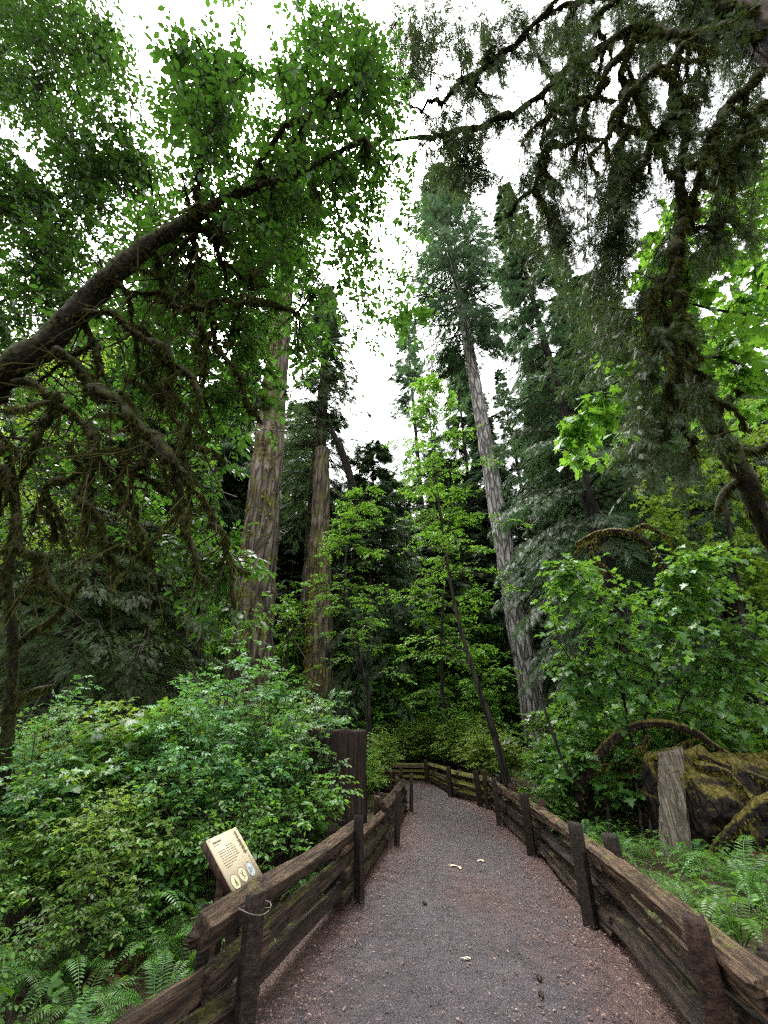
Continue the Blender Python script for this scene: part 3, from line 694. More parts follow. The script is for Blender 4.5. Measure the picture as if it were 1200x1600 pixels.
# ---- mossy nurse log with a grey sawn end, right of the path
lg = thing("mossy_log", "huge fallen log with pale grey weathered slab end and golden moss on top", "log", (4.45, 8.4, ghs(4.45, 8.4)))
sec_n, sec_k = 30, 40
axp = spline([(0.34, .05, .60), (1.3, .25, .62), (2.6, .55, .62), (4.2, 1.0, .55)], sec_n)
sec_n, sec_k = 44, 64; axp = spline(axp, sec_n)
V, F = tube(axp, np.interp(np.arange(sec_n), [0, 4, 43], [.64, .68, .62]), sec_k, .17, 4.0, 4, True, .12)
MB().add(V, F).build("body", M['log_moss'], lg, smooth=True)
sl_ = hewn(1.50, .235, fr, 4, 26, .12, .14, .3); V = sl_.v[0]
V = np.stack([V[:, 1] * 1.3, V[:, 2] * .62, V[:, 0]], 1); V[:, 0] += -.03 + .27 * V[:, 2]; V[:, 1] -= .28; V[:, 2] -= .12; sl_.v[0] = V
o = sl_.build("weathered_slab", M['log_grey'], lg); o['label'] = "pale grey upright slab at the broken end"
mm = MB(); N = 11000; ii = fr.integers(0, sec_n, N); aa = np.clip(fr.normal(math.pi / 2, .62, N), -.2, 3.5)
pp = axp[ii] + np.stack([fr.uniform(-.1, .1, N), -np.cos(aa) * .655, np.sin(aa) * .67], 1)
mm.add(*stamp(pp, np.stack([fr.normal(0, .5, N), -np.cos(aa) * .9 + fr.normal(0, .4, N), np.sin(aa) * .45 - .25 + fr.normal(0, .35, N)], 1), fr.normal(0, 1, (N, 3)), fr.uniform(.02, .075, N), T_STRAND, 1.4)); mm.build("moss", M['moss_gold'], lg)
def off_axis(x, y):
    return 1.0 / (1 + ((x - 600) ** 2 + (y - 800) ** 2) / FPX ** 2) ** .42
def crooked(s, amp, rng):
    """bend a limb (x,y,z,radius) in short crooked pieces and let its girth swell and shrink"""
    o = rng.uniform(0, 90, 3); p = s[:, :3] * 3.2; q = s.copy(); w = np.minimum(1, np.arange(len(s)) / 6)[:, None]
    d = np.stack([fbm(p + o + 31 * k, 3) for k in range(3)], 1) - .5
    q[:, :3] += d * amp * w; q[:, 3] *= .62 + .8 * vnoise(s[:, :3] * 9 + o); return q
def forks(S, rng, n, ln, r):
    """short crooked side branches springing from the limbs"""
    out = []
    for k in range(n):
        s = S[rng.integers(0, len(S))]; i = int(rng.integers(2, len(s))); d = nrm(rng.normal(0, 1, 3) - np.array([0, 0, .55])); L = ln * rng.uniform(.4, 1.2); t = np.linspace(0, 1, 9)[:, None]
        p = s[i, :3] + d * L * t + np.array([0, 0, -.35]) * L * t ** 2; r0 = min(r * rng.uniform(.6, 1.2), s[i, 3] * .8)
        out.append(crooked(np.column_stack([p, r0 * (1 - .8 * t[:, 0])]), .22 * L, rng))
    return out
def limb_thing(name, label, cat, strokes, mat, rng, moss=None, mossn=60, mlen=.12, bump=.28, group=None, crook=0., nfork=0):
    """limbs given as strokes of (px, py, distance, radius in px) of the photograph, rebuilt at their real size"""
    S = []
    for s in strokes:
        c = np.array([np.append(D(x, y, d), r * d / FPX * off_axis(x, y)) for x, y, d, r in s]); q = spline(c, max(8, 9 * len(c))); S.append(crooked(q, crook, rng) if crook and len(S) else q)
    F = forks(S[1:], rng, nfork, .55, .016) if nfork else []
    org = S[0][0, :3].copy(); t = thing(name, label, cat, org, 0, group)
    for k, s in enumerate(S):
        shift(MB().add(*tube(s[:, :3], np.maximum(s[:, 3], .003), 14 if k == 0 else 9, bump * (.55 if k == 0 else 1), 9, k)), org).build("trunk" if (k == 0 and cat == 'tree') else "limb", mat, t, smooth=True)
    for k, s in enumerate(F): shift(MB().add(*tube(s[:, :3], np.maximum(s[:, 3], .003), 7, bump, 9, k)), org).build("side_branch", mat, t, smooth=True)
    S = S + F
    if moss:
        mb = MB()
        for s in S:
            ln = np.linalg.norm(np.diff(s[:, :3], axis=0), axis=1).sum(); strands(mb, s[:, :3], s[:, 3], max(4, int(mossn * ln)), rng, mlen)
        shift(mb, org).build("moss", moss, t)
    return t, S
gd = lambda x, y: (x, y)
limb_thing("mossy_branch", "golden moss-covered branch arching over the fallen log", "branch",
    [[(905, 1262, 8.2, 9), (915, 1215, 8.2, 10), (945, 1168, 8.2, 9), (985, 1138, 8.2, 8), (1030, 1130, 8.0, 8), (1080, 1142, 7.8, 8), (1115, 1165, 7.6, 7), (1160, 1190, 7.4, 6), (1230, 1215, 7.2, 5)],
     [(985, 1220, 8.0, 3), (996, 1180, 8.0, 5), (1015, 1150, 8.0, 5)], [(1060, 1190, 7.8, 5), (1075, 1165, 7.8, 5), (1082, 1143, 7.8, 4)], [(895, 1225, 8.2, 5), (935, 1200, 8.2, 5), (985, 1190, 8.1, 3)]],
    M['log_moss'], fr, M['moss_gold'], 260, .07, .28, None, .14, 7)
limb_thing("mossy_root", "thick golden mossy root reaching down in front of the fallen log", "root",
    [[(1260, 1225, 6.2, 17), (1190, 1258, 6.2, 15), (1150, 1290, 6.2, 11), (1115, 1330, 6.2, 8), (1096, 1372, 6.1, 7), (1088, 1395, 6.1, 6)], [(1085, 1195, 6.9, 6), (1130, 1205, 6.8, 6), (1165, 1235, 6.6, 6), (1200, 1262, 6.3, 8)],
     [(1090, 1180, 7.2, 7), (1140, 1195, 7.0, 8), (1230, 1235, 6.7, 10)], [(1065, 1190, 7.4, 3), (1105, 1225, 7.0, 4), (1150, 1240, 6.8, 5), (1190, 1215, 6.9, 5)], [(1150, 1285, 6.3, 5), (1165, 1330, 6.2, 5), (1180, 1400, 6.2, 4)]],
    M['log_moss'], fr, M['moss_gold'], 420, .07, .28, None, .16, 5)
limb_thing("mossy_root", "mossy root curling down the left foot of the grey log end", "root",
    [[(1010, 1262, 7.6, 3), (1004, 1290, 7.6, 4), (1012, 1312, 7.6, 5), (1020, 1330, 7.4, 6), (1008, 1345, 7.3, 7)]], M['log_moss'], fr, M['moss_gold'], 200, .05)
for a, b, lab in [((960, 1372, 7.2, 5), (1075, 1340, 6.9, 3), "dead stick lying on litter between the grey log end and the fence"), ((930, 1330, 8.0, 4), (1005, 1385, 7.2, 3), "dead stick pointing from the grey log end to the fence"), ((1120, 1420, 6.0, 5), (1205, 1380, 6.2, 4), "brown stick under the ferns at the right edge"), ((880, 1282, 9.2, 5), (960, 1262, 9.2, 3), "mossy stick below the arching branch")]:
    m_ = ((a[0] + b[0]) / 2, (a[1] + b[1]) / 2 - 6, (a[2] + b[2]) / 2, a[3] * .9); limb_thing("fallen_branch", lab, "branch", [[a, m_, b]], M['bark_brown'], fr, M['moss_gold'], 30, .05, .2, "fallen sticks on the right")
limb_thing("mossy_branch", "golden mossy branch hanging low in front of the large drooping hemlock", "branch",
    [[(900, 850, 11.5, 3), (940, 832, 11, 5), (985, 834, 10.8, 6), (1020, 862, 10.6, 6), (1050, 905, 10.4, 7), (1075, 960, 10.2, 8), (1100, 1080, 10, 9), (1110, 1200, 10, 10)], [(985, 834, 10.8, 4), (1010, 822, 10.8, 4), (1045, 838, 10.8, 2)], [(940, 832, 11, 3), (925, 860, 11, 3), (930, 890, 11, 2)]],
    M['log_moss'], fr, M['moss_gold'], 240, .10, .28, None, .2, 8)
limb_thing("dead_sapling", "thin leaning dead stem left of the arching mossy branch", "branch",
    [[(905, 1232, 8.0, 4), (880, 1190, 8.2, 3), (858, 1130, 8.6, 2.5), (845, 1090, 9.0, 1.5)]], M['bark_dark'], fr)

# ================================================================== TREES ROUND THE CAMERA
def leaf_cloud(rng, ells, skel, twper, twl, lper, lsize, tmpl, droop=.25, bough=1.5, width=1.0, jit=.32, br=.011):
    """boughs growing from the nearest limb into each region (px,py,rx,ry,d0,d1,boughs), carrying leafy twigs"""
    lb = MB(); cr = MB(); C = []
    for px, py, rx, ry, d0, d1, nb in ells:
        a = rng.uniform(0, 6.283, nb); r = np.sqrt(rng.random(nb)); d = rng.uniform(d0, d1, nb)
        for k in range(nb): C.append(D(px + rx * r[k] * math.cos(a[k]), py + ry * r[k] * math.sin(a[k]), d[k]))
    C = np.array(C); K = np.vstack(skel)[:, :3]
    dist = np.linalg.norm(C[:, None] - K[None], axis=-1); i = dist.argmin(1); v = C - K[i]; dn = dist[np.arange(len(C)), i]
    v = nrm(v + rng.normal(0, .35, v.shape) * dn[:, None]); L = np.minimum(np.maximum(dn, .45), bough)[:, None]
    P0 = np.where((dn < bough)[:, None], K[i], C - v * L); P2 = C; P1 = (P0 + P2) / 2 + np.array([0, 0, .10]) * L + rng.normal(0, .06, C.shape)
    lb.add(*twigs(P0, P1, P2, br, br * .4))
    N = len(C) * twper; b = np.repeat(np.arange(len(C)), twper); t = rng.uniform(.2, 1, (N, 1))
    A = bez(P0[b], P1[b], P2[b], t); dd = nrm(rng.normal(0, 1, (N, 3)) * np.array([1, 1, .45]) + v[b] * .5 - np.array([0, 0, droop]))
    ln = twl * rng.uniform(.4, 1.2, (N, 1)); E_ = A + dd * ln; E_[:, 2] -= droop * .5 * ln[:, 0]; Bm = (A + E_) / 2; Bm[:, 2] += .06 * ln[:, 0]
    lb.add(*twigs(A, Bm, E_, br * .45, br * .15))
    cr.add(*leaves_on(A, Bm, E_, lper, lsize, tmpl, rng, jit, droop, .9, width))
    return lb, cr
def twiggy(rng, S, n, ln, rad, down=.6):
    """small bare mossy twigs growing from the limbs in S"""
    A = np.vstack([s for s in S]); i = rng.integers(0, len(A), n); p = A[i, :3]
    d = nrm(rng.normal(0, 1, (n, 3)) - np.array([0, 0, down])); l = ln * rng.uniform(.3, 1.2, (n, 1)) 
    E_ = p + d * l; E_[:, 2] -= .3 * l[:, 0]; m_ = p + d * l * .5 + rng.normal(0, .05, (n, 3))
    return p, m_, E_

# ---- the mossy broadleaf leaning in from the left
lr = np.random.default_rng(11)
HL = [[(-420, 1120, 5.4, 46), (-260, 900, 4.9, 43), (-120, 730, 4.4, 40), (0, 590, 4.2, 27), (80, 530, 4.2, 24), (150, 455, 4.3, 20), (230, 385, 4.4, 15), (310, 335, 4.6, 10), (360, 305, 4.8, 6), (410, 290, 5.0, 7), (480, 262, 5.3, 5), (570, 215, 5.8, 2.5)],
      [(310, 335, 4.6, 5.44), (322, 285, 4.7, 4.08), (318, 230, 4.8, 3.4), (335, 165, 5.0, 2.04), (345, 100, 5.2, 1.36)],
      [(400, 292, 5.0, 4.08), (435, 225, 5.2, 4.08), (490, 175, 5.5, 2.72), (560, 120, 5.9, 1.36)],
      [(70, 545, 4.2, 8.16), (110, 575, 4.1, 8.84), (152, 602, 4.0, 9.52), (200, 650, 3.95, 8.16), (240, 690, 3.9, 8.16), (272, 735, 3.9, 7.48), (288, 790, 3.9, 6.12), (303, 850, 3.85, 5.44), (313, 915, 3.8, 2.04)],
      [(118, 492, 4.25, 5.44), (190, 505, 4.3, 6.12), (240, 543, 4.3, 6.8), (262, 600, 4.3, 6.12), (270, 660, 4.25, 4.76), (285, 720, 4.2, 4.08), (300, 780, 4.1, 2.04)],
      [(178, 437, 4.3, 4.08), (230, 450, 4.4, 4.76), (290, 475, 4.5, 4.08), (350, 483, 4.6, 4.08), (410, 480, 4.8, 3.4), (452, 495, 5.0, 1.36)],
      [(128, 488, 4.3, 5.44), (147, 540, 4.3, 5.44), (153, 590, 4.2, 3.4)],
      [(-20, 600, 4.3, 6.12), (40, 612, 4.1, 6.12), (92, 622, 4.0, 6.8), (125, 660, 3.95, 8.16), (140, 705, 3.9, 7.48), (150, 760, 3.85, 6.8), (166, 830, 3.8, 5.44), (190, 905, 3.8, 2.72)],
      [(96, 622, 4.0, 6.12), (76, 660, 4.0, 7.48), (47, 700, 3.9, 6.8), (22, 722, 3.9, 4.08)],
      [(-10, 560, 4.3, 6.8), (-4, 650, 4.2, 6.8), (10, 715, 4.1, 5.44), (6, 790, 4.0, 4.08)],
      [(240, 690, 3.9, 4.76), (216, 722, 3.9, 4.08), (200, 745, 3.9, 2.04)],
      [(273, 737, 3.9, 4.08), (320, 790, 4.0, 3.4), (362, 850, 4.1, 2.72), (402, 885, 4.2, 1.36)],
      [(200, 505, 4.3, 3.4), (232, 562, 4.4, 3.4), (250, 640, 4.4, 2.04)],
      [(298, 478, 4.5, 2.72), (308, 560, 4.6, 3.4), (322, 650, 4.6, 1.7)],
      [(332, 482, 4.6, 2.72), (350, 560, 4.7, 2.72), (388, 640, 4.8, 2.04), (412, 668, 4.9, 1.36)],
      [(190, 610, 4.0, 2.72), (196, 680, 4.0, 2.72), (195, 745, 4.0, 1.36)],
      [(110, 690, 3.9, 4.08), (82, 760, 3.9, 4.08), (66, 830, 3.9, 2.72)],
      [(-30, 715, 4.0, 6.8), (12, 752, 3.9, 6.8), (42, 825, 3.9, 6.12), (75, 880, 3.9, 5.44), (112, 915, 3.9, 3.4)],
      [(242, 545, 4.3, 4.76), (290, 590, 4.3, 4.76), (305, 650, 4.2, 3.4), (312, 720, 4.2, 2.72)],
      [(150, 705, 3.9, 4.08), (190, 760, 3.9, 4.08), (215, 850, 3.8, 2.72), (232, 890, 3.8, 1.36)],
      [(240, 390, 4.4, 4.08), (243, 430, 4.5, 4.08), (247, 470, 4.5, 2.72)], [(285, 350, 4.6, 4.08), (290, 400, 4.7, 3.4), (310, 450, 4.7, 2.72)],
      [(300, 345, 4.6, 3.4), (345, 400, 4.8, 2.72), (395, 450, 5.0, 2.04)]]
hl, HS = limb_thing("broadleaf_tree", "leaning broadleaf tree with mossy dark limbs reaching in from the left edge", "tree", HL, M['bark_mossy'], lr, M['moss'], 380, .085, .36, None, .42, 70)
org = np.array(hl.location)
base_pts = spline([np.append(HS[0][0, :3], HS[0][0, 3]), np.array([-5.9, 4.1, .9, .37]), np.array([-6.1, 4.0, -.3, .5])], 10)
shift(MB().add(*tube(base_pts[:, :3], base_pts[:, 3], 14, .2, 3)), org).build("trunk", M['bark_mossy'], hl, smooth=True)
tp = twiggy(lr, HS[3:], 300, .62, .008, .8)
shift(MB().add(*twigs(*tp, .0095, .003)), org).build("twig", M['twig_moss'], hl)
mb = MB(); pp = np.concatenate([bez(tp[0], tp[1], tp[2], q) for q in (.3, .6, .9)]); mb.add(*stamp(pp, np.array([0, 0, -1.]) + lr.normal(0, .4, pp.shape), lr.normal(0, 1, pp.shape), lr.uniform(.03, .09, len(pp)), T_STRAND, 1.3))
shift(mb, org).build("twig_moss", M['moss_dark'], hl)
ELL = [(400, 215, 140, 130, 4.6, 8, 46), (510, 150, 100, 140, 5.2, 8.5, 50), (350, 100, 60, 60, 4.4, 6, 4), (320, 190, 70, 80, 4.4, 6.5, 10), (290, 170, 110, 120, 5, 9, 18), (300, 95, 40, 40, 4.0, 4.8, 4), (470, 40, 110, 40, 5.5, 8, 12), (610, 280, 40, 110, 6, 9, 12), (340, 420, 140, 110, 4.6, 7.5, 58), (470, 330, 110, 110, 5, 8, 55),
       (310, 560, 130, 110, 5, 7.5, 40), (400, 430, 70, 100, 5, 8, 34), (250, 690, 130, 110, 4.8, 7, 26), (325, 640, 45, 100, 4.5, 7, 16), (180, 560, 90, 100, 5, 7, 16),
       (325, 860, 60, 60, 4.2, 6, 12), (410, 905, 25, 40, 4.4, 6.5, 4), (335, 960, 50, 40, 4, 5.5, 7), (590, 470, 42, 90, 5.5, 8, 12), (630, 510, 14, 40, 5.5, 7, 4), (550, 380, 50, 80, 5.5, 8, 14), (590, 120, 50, 130, 6, 9, 15), (480, 560, 30, 60, 5, 7, 6),
       (200, 470, 90, 70, 5, 7, 14), (130, 760, 120, 90, 5, 7, 14)]
lb, cr = leaf_cloud(lr, ELL, [s[:, :3] for s in HS], 6, .42, 9, .105, T_OVATE, .35, 1.4)
shift(lb, org).build("bough", M['twig'], hl); shift(cr, org).build("foliage", M['leaf_dark'], hl)

limb_thing("crooked_tree", "dark mossy crooked trunk rising along the left edge below the big limb", "tree",
    [[(-40, 1420, 4.6, 15), (-8, 1330, 4.6, 13), (6, 1230, 4.6, 12), (14, 1120, 4.6, 11), (22, 1010, 4.6, 10), (12, 900, 4.6, 9), (26, 800, 4.6, 7), (14, 700, 4.6, 4)],
     [(4, 1255, 4.6, 8), (30, 1290, 4.5, 8), (62, 1296, 4.4, 6), (82, 1290, 4.4, 3)], [(20, 1010, 4.6, 7), (55, 985, 4.6, 6), (90, 960, 4.6, 5), (130, 905, 4.7, 3)], [(14, 1120, 4.6, 6), (40, 1085, 4.6, 5), (85, 1070, 4.6, 3)]], M['bark_mossy'], lr, M['moss'], 260, .10)
# ---- brighter broadleaf canopy further up on the left
def canopy_tree(name, label, base, limbs, ells, mat, rng, group=None, bark='bark_dark', lsize=.08, tmpl=T_OVATE, twper=6, lper=9, twl=.45, droop=.3, moss=None, r0=.16, width=1.0):
    """tree whose trunk rises from base through limbs (world points), with leafy regions given in photo pixels"""
    t = thing(name, label, "tree", base, 0, group); S = []
    for k, (pts, ra, rb) in enumerate(limbs):
        s = spline(np.array(pts, float), 24); S.append(s)
        shift(MB().add(*tube(s, np.linspace(ra, rb, 24), 10, .22, 5, k)), base).build("trunk" if k == 0 else "limb", M[bark], t, smooth=True)
    lb, cr = leaf_cloud(rng, ells, S, twper, twl, lper, lsize, tmpl, droop, 1.9, width)
    shift(lb, base).build("bough", M['twig'], t); shift(cr, base).build("foliage", M[mat], t)
    if moss:
        mm = MB()
        for s, (_, ra, rb) in zip(S, limbs): strands(mm, s, np.linspace(ra, rb, 24), int(90 * np.linalg.norm(s[-1] - s[0])), rng, moss)
        shift(mm, base).build("moss", M['moss'], t)
    return t
cr_ = np.random.default_rng(31)
b = (-8.6, 5.0, -.2)
canopy_tree("broadleaf_tree", "tall leafy tree filling the upper left corner above the mossy limb", b,
    [([b, (-8.3, 5.1, 5), D(-160, 330, 8.5), D(-60, 150, 9), D(60, 20, 10)], .22, .04), ([D(-160, 330, 8.5), D(0, 330, 8.3), D(110, 300, 8.3), D(200, 240, 8.5)], .07, .015), ([D(-60, 150, 9), D(60, 120, 9), D(150, 90, 9)], .06, .015), ([D(-190, 520, 8), D(-60, 500, 7.6), D(60, 440, 7.5)], .07, .02)],
    [(55, 70, 120, 110, 7, 11, 96), (60, 230, 130, 110, 7, 10.5, 100), (215, 235, 50, 60, 7, 10, 12), (165, 60, 60, 70, 7, 10, 24), (150, 340, 110, 100, 7, 10, 56), (60, 400, 120, 100, 6.5, 10, 50), (50, 520, 110, 90, 6.5, 9.5, 36), (245, 300, 40, 60, 7, 9, 8)],
    'leaf_canopy', cr_, lsize=.115, twl=.55, twper=8)
b = (-9.5, 8.6, 0.)
canopy_tree("broadleaf_tree", "bright yellow-green sunlit tree behind the mossy limbs at the left edge", b,
    [([b, (-9.0, 8.7, 4), D(-60, 560, 11), D(0, 400, 12)], .15, .03), ([D(-60, 560, 11), D(60, 540, 10.5), D(120, 520, 10.5)], .05, .015), ([(-9.2, 8.6, 3), D(40, 680, 10), D(120, 660, 10)], .05, .015)],
    [(40, 500, 110, 110, 9.5, 13, 55), (50, 650, 100, 110, 9.5, 12.5, 50), (180, 520, 70, 70, 10, 13, 14), (30, 820, 90, 90, 9, 12, 26), (150, 830, 60, 60, 9, 12, 12)],
    'leaf_yellow', cr_, lsize=.12, twl=.6)
b = (-5.6, 13.0, 0.)
canopy_tree("broadleaf_tree", "young green tree standing in front of the thick mossy-barked trunk", b,
    [([b, (-5.5, 13, 3), D(330, 800, 14), D(350, 620, 15)], .10, .02), ([(-5.5, 13, 3), D(300, 900, 13.6), D(270, 840, 13.4)], .05, .012)],
    [(280, 830, 75, 120, 12, 16, 40), (300, 960, 60, 60, 12, 15, 22), (225, 800, 60, 80, 12, 16, 18), (440, 960, 30, 40, 12, 14, 5)],
    'leaf_mid', cr_, lsize=.13, twl=.6)

# ---- big spruce just right of the camera: trunk in the top right corner, mossy limbs overhead
sr = np.random.default_rng(41)
sb = np.array([6.0, 2.1, -.2])
sp = thing("spruce_tree", "huge spruce whose moss-draped limbs hang across the top right", "tree", sb)
zz = np.linspace(-.3, 21, 50); ax = np.stack([6.45 - .030 * zz, 2.1 + 0 * zz, zz], 1)
shift(MB().add(*tube(ax, .46 * (1 - .6 * zz.clip(0) / 30) * (1 + .5 * np.exp(-zz.clip(0) / .7)), 26, .10, 2.5, 3, True, .06)), sb).build("trunk", M['bark_brown'], sp, smooth=True)
SPL = [[(1185, 60, 6.4, 14.4), (1120, 45, 6.6, 12.2), (1060, 55, 6.8, 10.1), (1010, 45, 7.1, 7.92), (960, 62, 7.4, 6.48), (890, 105, 7.8, 6.48), (840, 150, 8.1, 6.48), (770, 190, 8.5, 6.48), (700, 205, 8.9, 4.32), (600, 222, 9.4, 2.16)],
       [(1180, 20, 6.5, 13), (1080, -10, 7.0, 9.36), (960, -5, 7.6, 6.48), (880, 10, 8.1, 5.76), (800, 65, 8.6, 5.76), (740, 120, 9.0, 5.04), (690, 155, 9.4, 3.6), (635, 165, 9.8, 1.8)],
       [(1010, 45, 7.1, 5.76), (960, 95, 7.0, 5.76), (935, 150, 6.9, 5.04), (915, 205, 6.9, 4.32), (900, 240, 6.8, 2.16)],
       [(1060, 55, 6.8, 6.48), (1057, 150, 6.5, 7.92), (1062, 240, 6.3, 8.64), (1066, 330, 6.1, 10.1), (1058, 400, 6.0, 10.8), (1050, 450, 5.9, 9.36), (1052, 500, 5.9, 8.64), (1050, 560, 5.8, 10.1), (1052, 620, 5.8, 5.76), (1040, 690, 5.8, 2.16)],
       [(1050, 520, 5.9, 6.48), (1030, 555, 5.9, 5.04), (990, 577, 6.0, 2.88)], [(1062, 560, 5.8, 5.76), (1100, 590, 5.9, 3.6), (1130, 630, 6.0, 2.88), (1165, 670, 6.1, 2.16)], [(1052, 620, 5.8, 4.32), (1075, 680, 5.8, 3.6), (1095, 715, 5.8, 2.16)],
       [(980, 50, 7.3, 5.04), (974, 140, 7.1, 6.48), (972, 220, 6.9, 6.48), (960, 290, 6.8, 5.76), (955, 360, 6.7, 3.6)],
       [(1058, 150, 6.5, 4.32), (1040, 190, 6.4, 5.76), (1010, 240, 6.3, 4.32), (985, 285, 6.3, 2.16)],
       [(870, 115, 7.9, 4.32), (868, 190, 7.6, 3.6), (850, 250, 7.5, 2.88), (820, 310, 7.4, 2.16), (795, 335, 7.4, 1.08)], [(740, 200, 8.7, 2.88), (725, 260, 8.6, 2.16), (700, 300, 8.5, 1.08)],
       [(1190, 110, 6.3, 11.5), (1150, 150, 6.1, 8.64), (1110, 210, 6.0, 7.2), (1085, 280, 5.9, 4.32), (1090, 340, 5.9, 2.16)], [(1210, 150, 6.2, 8.64), (1160, 200, 6.0, 6.48), (1130, 260, 5.9, 3.6)],
       [(1066, 330, 6.1, 5.76), (1092, 350, 6.1, 4.32), (1130, 345, 6.2, 2.88)], [(1050, 420, 6.0, 5.04), (1025, 450, 6.1, 4.32), (1000, 480, 6.2, 2.88)], [(890, 95, 7.8, 5.04), (920, 40, 7.6, 5.04), (985, -10, 7.4, 4.32)],
       [(1100, 50, 6.6, 6.48), (1010, 120, 6.4, 5.76), (960, 190, 6.3, 4.32), (925, 270, 6.3, 2.88)], [(1020, 20, 7.2, 5.04), (930, 90, 7.2, 4.32), (880, 160, 7.2, 3.6), (840, 220, 7.3, 2.16)]]
SS = [spline(np.array([np.append(D(x, y, d), r * d / FPX * off_axis(x, y)) for x, y, d, r in s]), 9 * len(s)) for s in SPL]; SS = [crooked(SS_, .40 if k else .22, sr) for k, SS_ in enumerate(SS)]
for k in range(95):
    q = SS[[0, 1, 2, 3, 7, 8, 9, 11, 12, 14, 15, 16, 17][sr.integers(0, 13)]]; i = int(sr.integers(3, int(len(q) * .8))); L = sr.uniform(.3, 1.15); t = np.linspace(0, 1, 12)[:, None]
    p = q[i, :3] + np.array([sr.normal(0, .22), sr.normal(0, .22), -1.]) * L * t + np.array([sr.normal(0, .12), sr.normal(0, .12), 0]) * np.sqrt(t)
    SS.append(crooked(np.column_stack([p, min(.022, q[i, 3] * .8) * (1 - .75 * t[:, 0])]), .16, sr))
for k, s in enumerate(SS): shift(MB().add(*tube(s[:, :3], s[:, 3], 10, .38, 8, k)), sb).build("limb", M['bark_mossy'], sp, smooth=True)
mm = MB()
for k, s in enumerate(SS):
    ln = np.linalg.norm(np.diff(s[:, :3], axis=0), axis=1).sum(); strands(mm, s[:, :3], s[:, 3], int((330 if k in (3, 7, 8, 11) else 170) * ln), sr, .16, .25)
shift(mm, sb).build("moss", M['moss'], sp)
def needle_cloud(rng, ells, skel, sprays, twl, size, droop=.8, tmpl=T_FIR, bough=1.6):
    lb = MB(); cr = MB(); C = []
    for px, py, rx, ry, d0, d1, nb in ells:
        a = rng.uniform(0, 6.283, nb); r = np.sqrt(rng.random(nb)); d = rng.uniform(d0, d1, nb)
        for k in range(nb): C.append(D(px + rx * r[k] * math.cos(a[k]), py + ry * r[k] * math.sin(a[k]), d[k]))
    C = np.array(C); K = np.vstack(skel)[:, :3]; dist = np.linalg.norm(C[:, None] - K[None], axis=-1); i = dist.argmin(1); dn = dist[np.arange(len(C)), i]
    v = nrm(C - K[i]); L = np.minimum(np.maximum(dn, .4), bough)[:, None]; P0 = np.where((dn < bough)[:, None], K[i], C - v * L); P1 = (P0 + C) / 2 + np.array([0, 0, .1]) * L
    lb.add(*twigs(P0, P1, C, .010, .004))
    N = len(C) * sprays; b = np.repeat(np.arange(len(C)), sprays); t = rng.uniform(.15, 1, (N, 1)); A = bez(P0[b], P1[b], C[b], t)
    d = nrm(rng.normal(0, .6, (N, 3)) + v[b] * .5 - np.array([0, 0, droop])); ln = twl * rng.uniform(.3, 1.2, (N, 1)); E_ = A + d * ln; E_[:, 2] -= .2 * ln[:, 0]; Bm = (A + E_) / 2 + np.array([0, 0, .04]) * ln
    lb.add(*twigs(A, Bm, E_, .004, .0015))
    cr.add(*leaves_on(A, Bm, E_, 8, size, tmpl, rng, .6, droop * .7, .7, 1.1))
    return lb, cr
SE = [(690, 110, 100, 110, 8.5, 11, 69), (760, 250, 80, 60, 8, 9.5, 44), (640, 60, 60, 80, 9, 12, 28), (690, 250, 60, 60, 8.5, 10, 23), (850, 330, 60, 90, 7, 9, 23), (900, 450, 60, 90, 6.8, 9, 23), (860, 160, 80, 120, 7, 10, 42), (950, 130, 90, 130, 6.5, 9.5, 56), (1090, 150, 110, 130, 6, 9, 65), (930, 330, 80, 120, 6.3, 9, 48), (1040, 320, 90, 130, 6, 8.5, 48),
      (1140, 330, 70, 110, 6, 8, 20), (1040, 560, 70, 80, 5.7, 7, 31), (1020, 690, 70, 90, 5.7, 7, 23), (960, 470, 60, 90, 6.5, 9, 23), (800, 60, 90, 70, 8, 11, 37), (1000, 20, 120, 50, 7, 10, 37), (1150, 60, 60, 60, 6.2, 8, 20), (690, 20, 90, 50, 9, 12, 23), (1120, 260, 60, 60, 6, 8, 18), (840, 390, 60, 60, 7, 9, 15), (780, 150, 70, 50, 8, 10, 18), (900, 560, 50, 60, 6.8, 9, 10)]
lb, cr = needle_cloud(sr, SE, SS, 12, .38, .15)
shift(lb, sb).build("bough", M['twig_moss'], sp); shift(cr, sb).build("foliage", M['fir_olive'], sp)

# ---- leaning mossy trunk at the right edge
limb_thing("leaning_tree", "brown mossy leaning trunk at the right edge below the hanging moss", "tree",
    [[(1420, 1150, 8.0, 26), (1300, 980, 8.0, 22), (1200, 830, 8.0, 19), (1165, 750, 8.0, 19), (1130, 690, 8.1, 18), (1105, 640, 8.2, 15), (1075, 560, 8.4, 12), (1060, 470, 8.8, 8), (1070, 380, 9.2, 5)],
     [(1135, 700, 8.1, 8), (1175, 705, 8.0, 7), (1210, 690, 8, 5)], [(1110, 650, 8.2, 7), (1150, 610, 8.3, 6), (1200, 570, 8.4, 4)], [(1160, 745, 8.0, 8), (1130, 770, 8.0, 6), (1120, 800, 7.9, 4)]], M['bark_mossy'], sr, M['moss'], 130, .2)
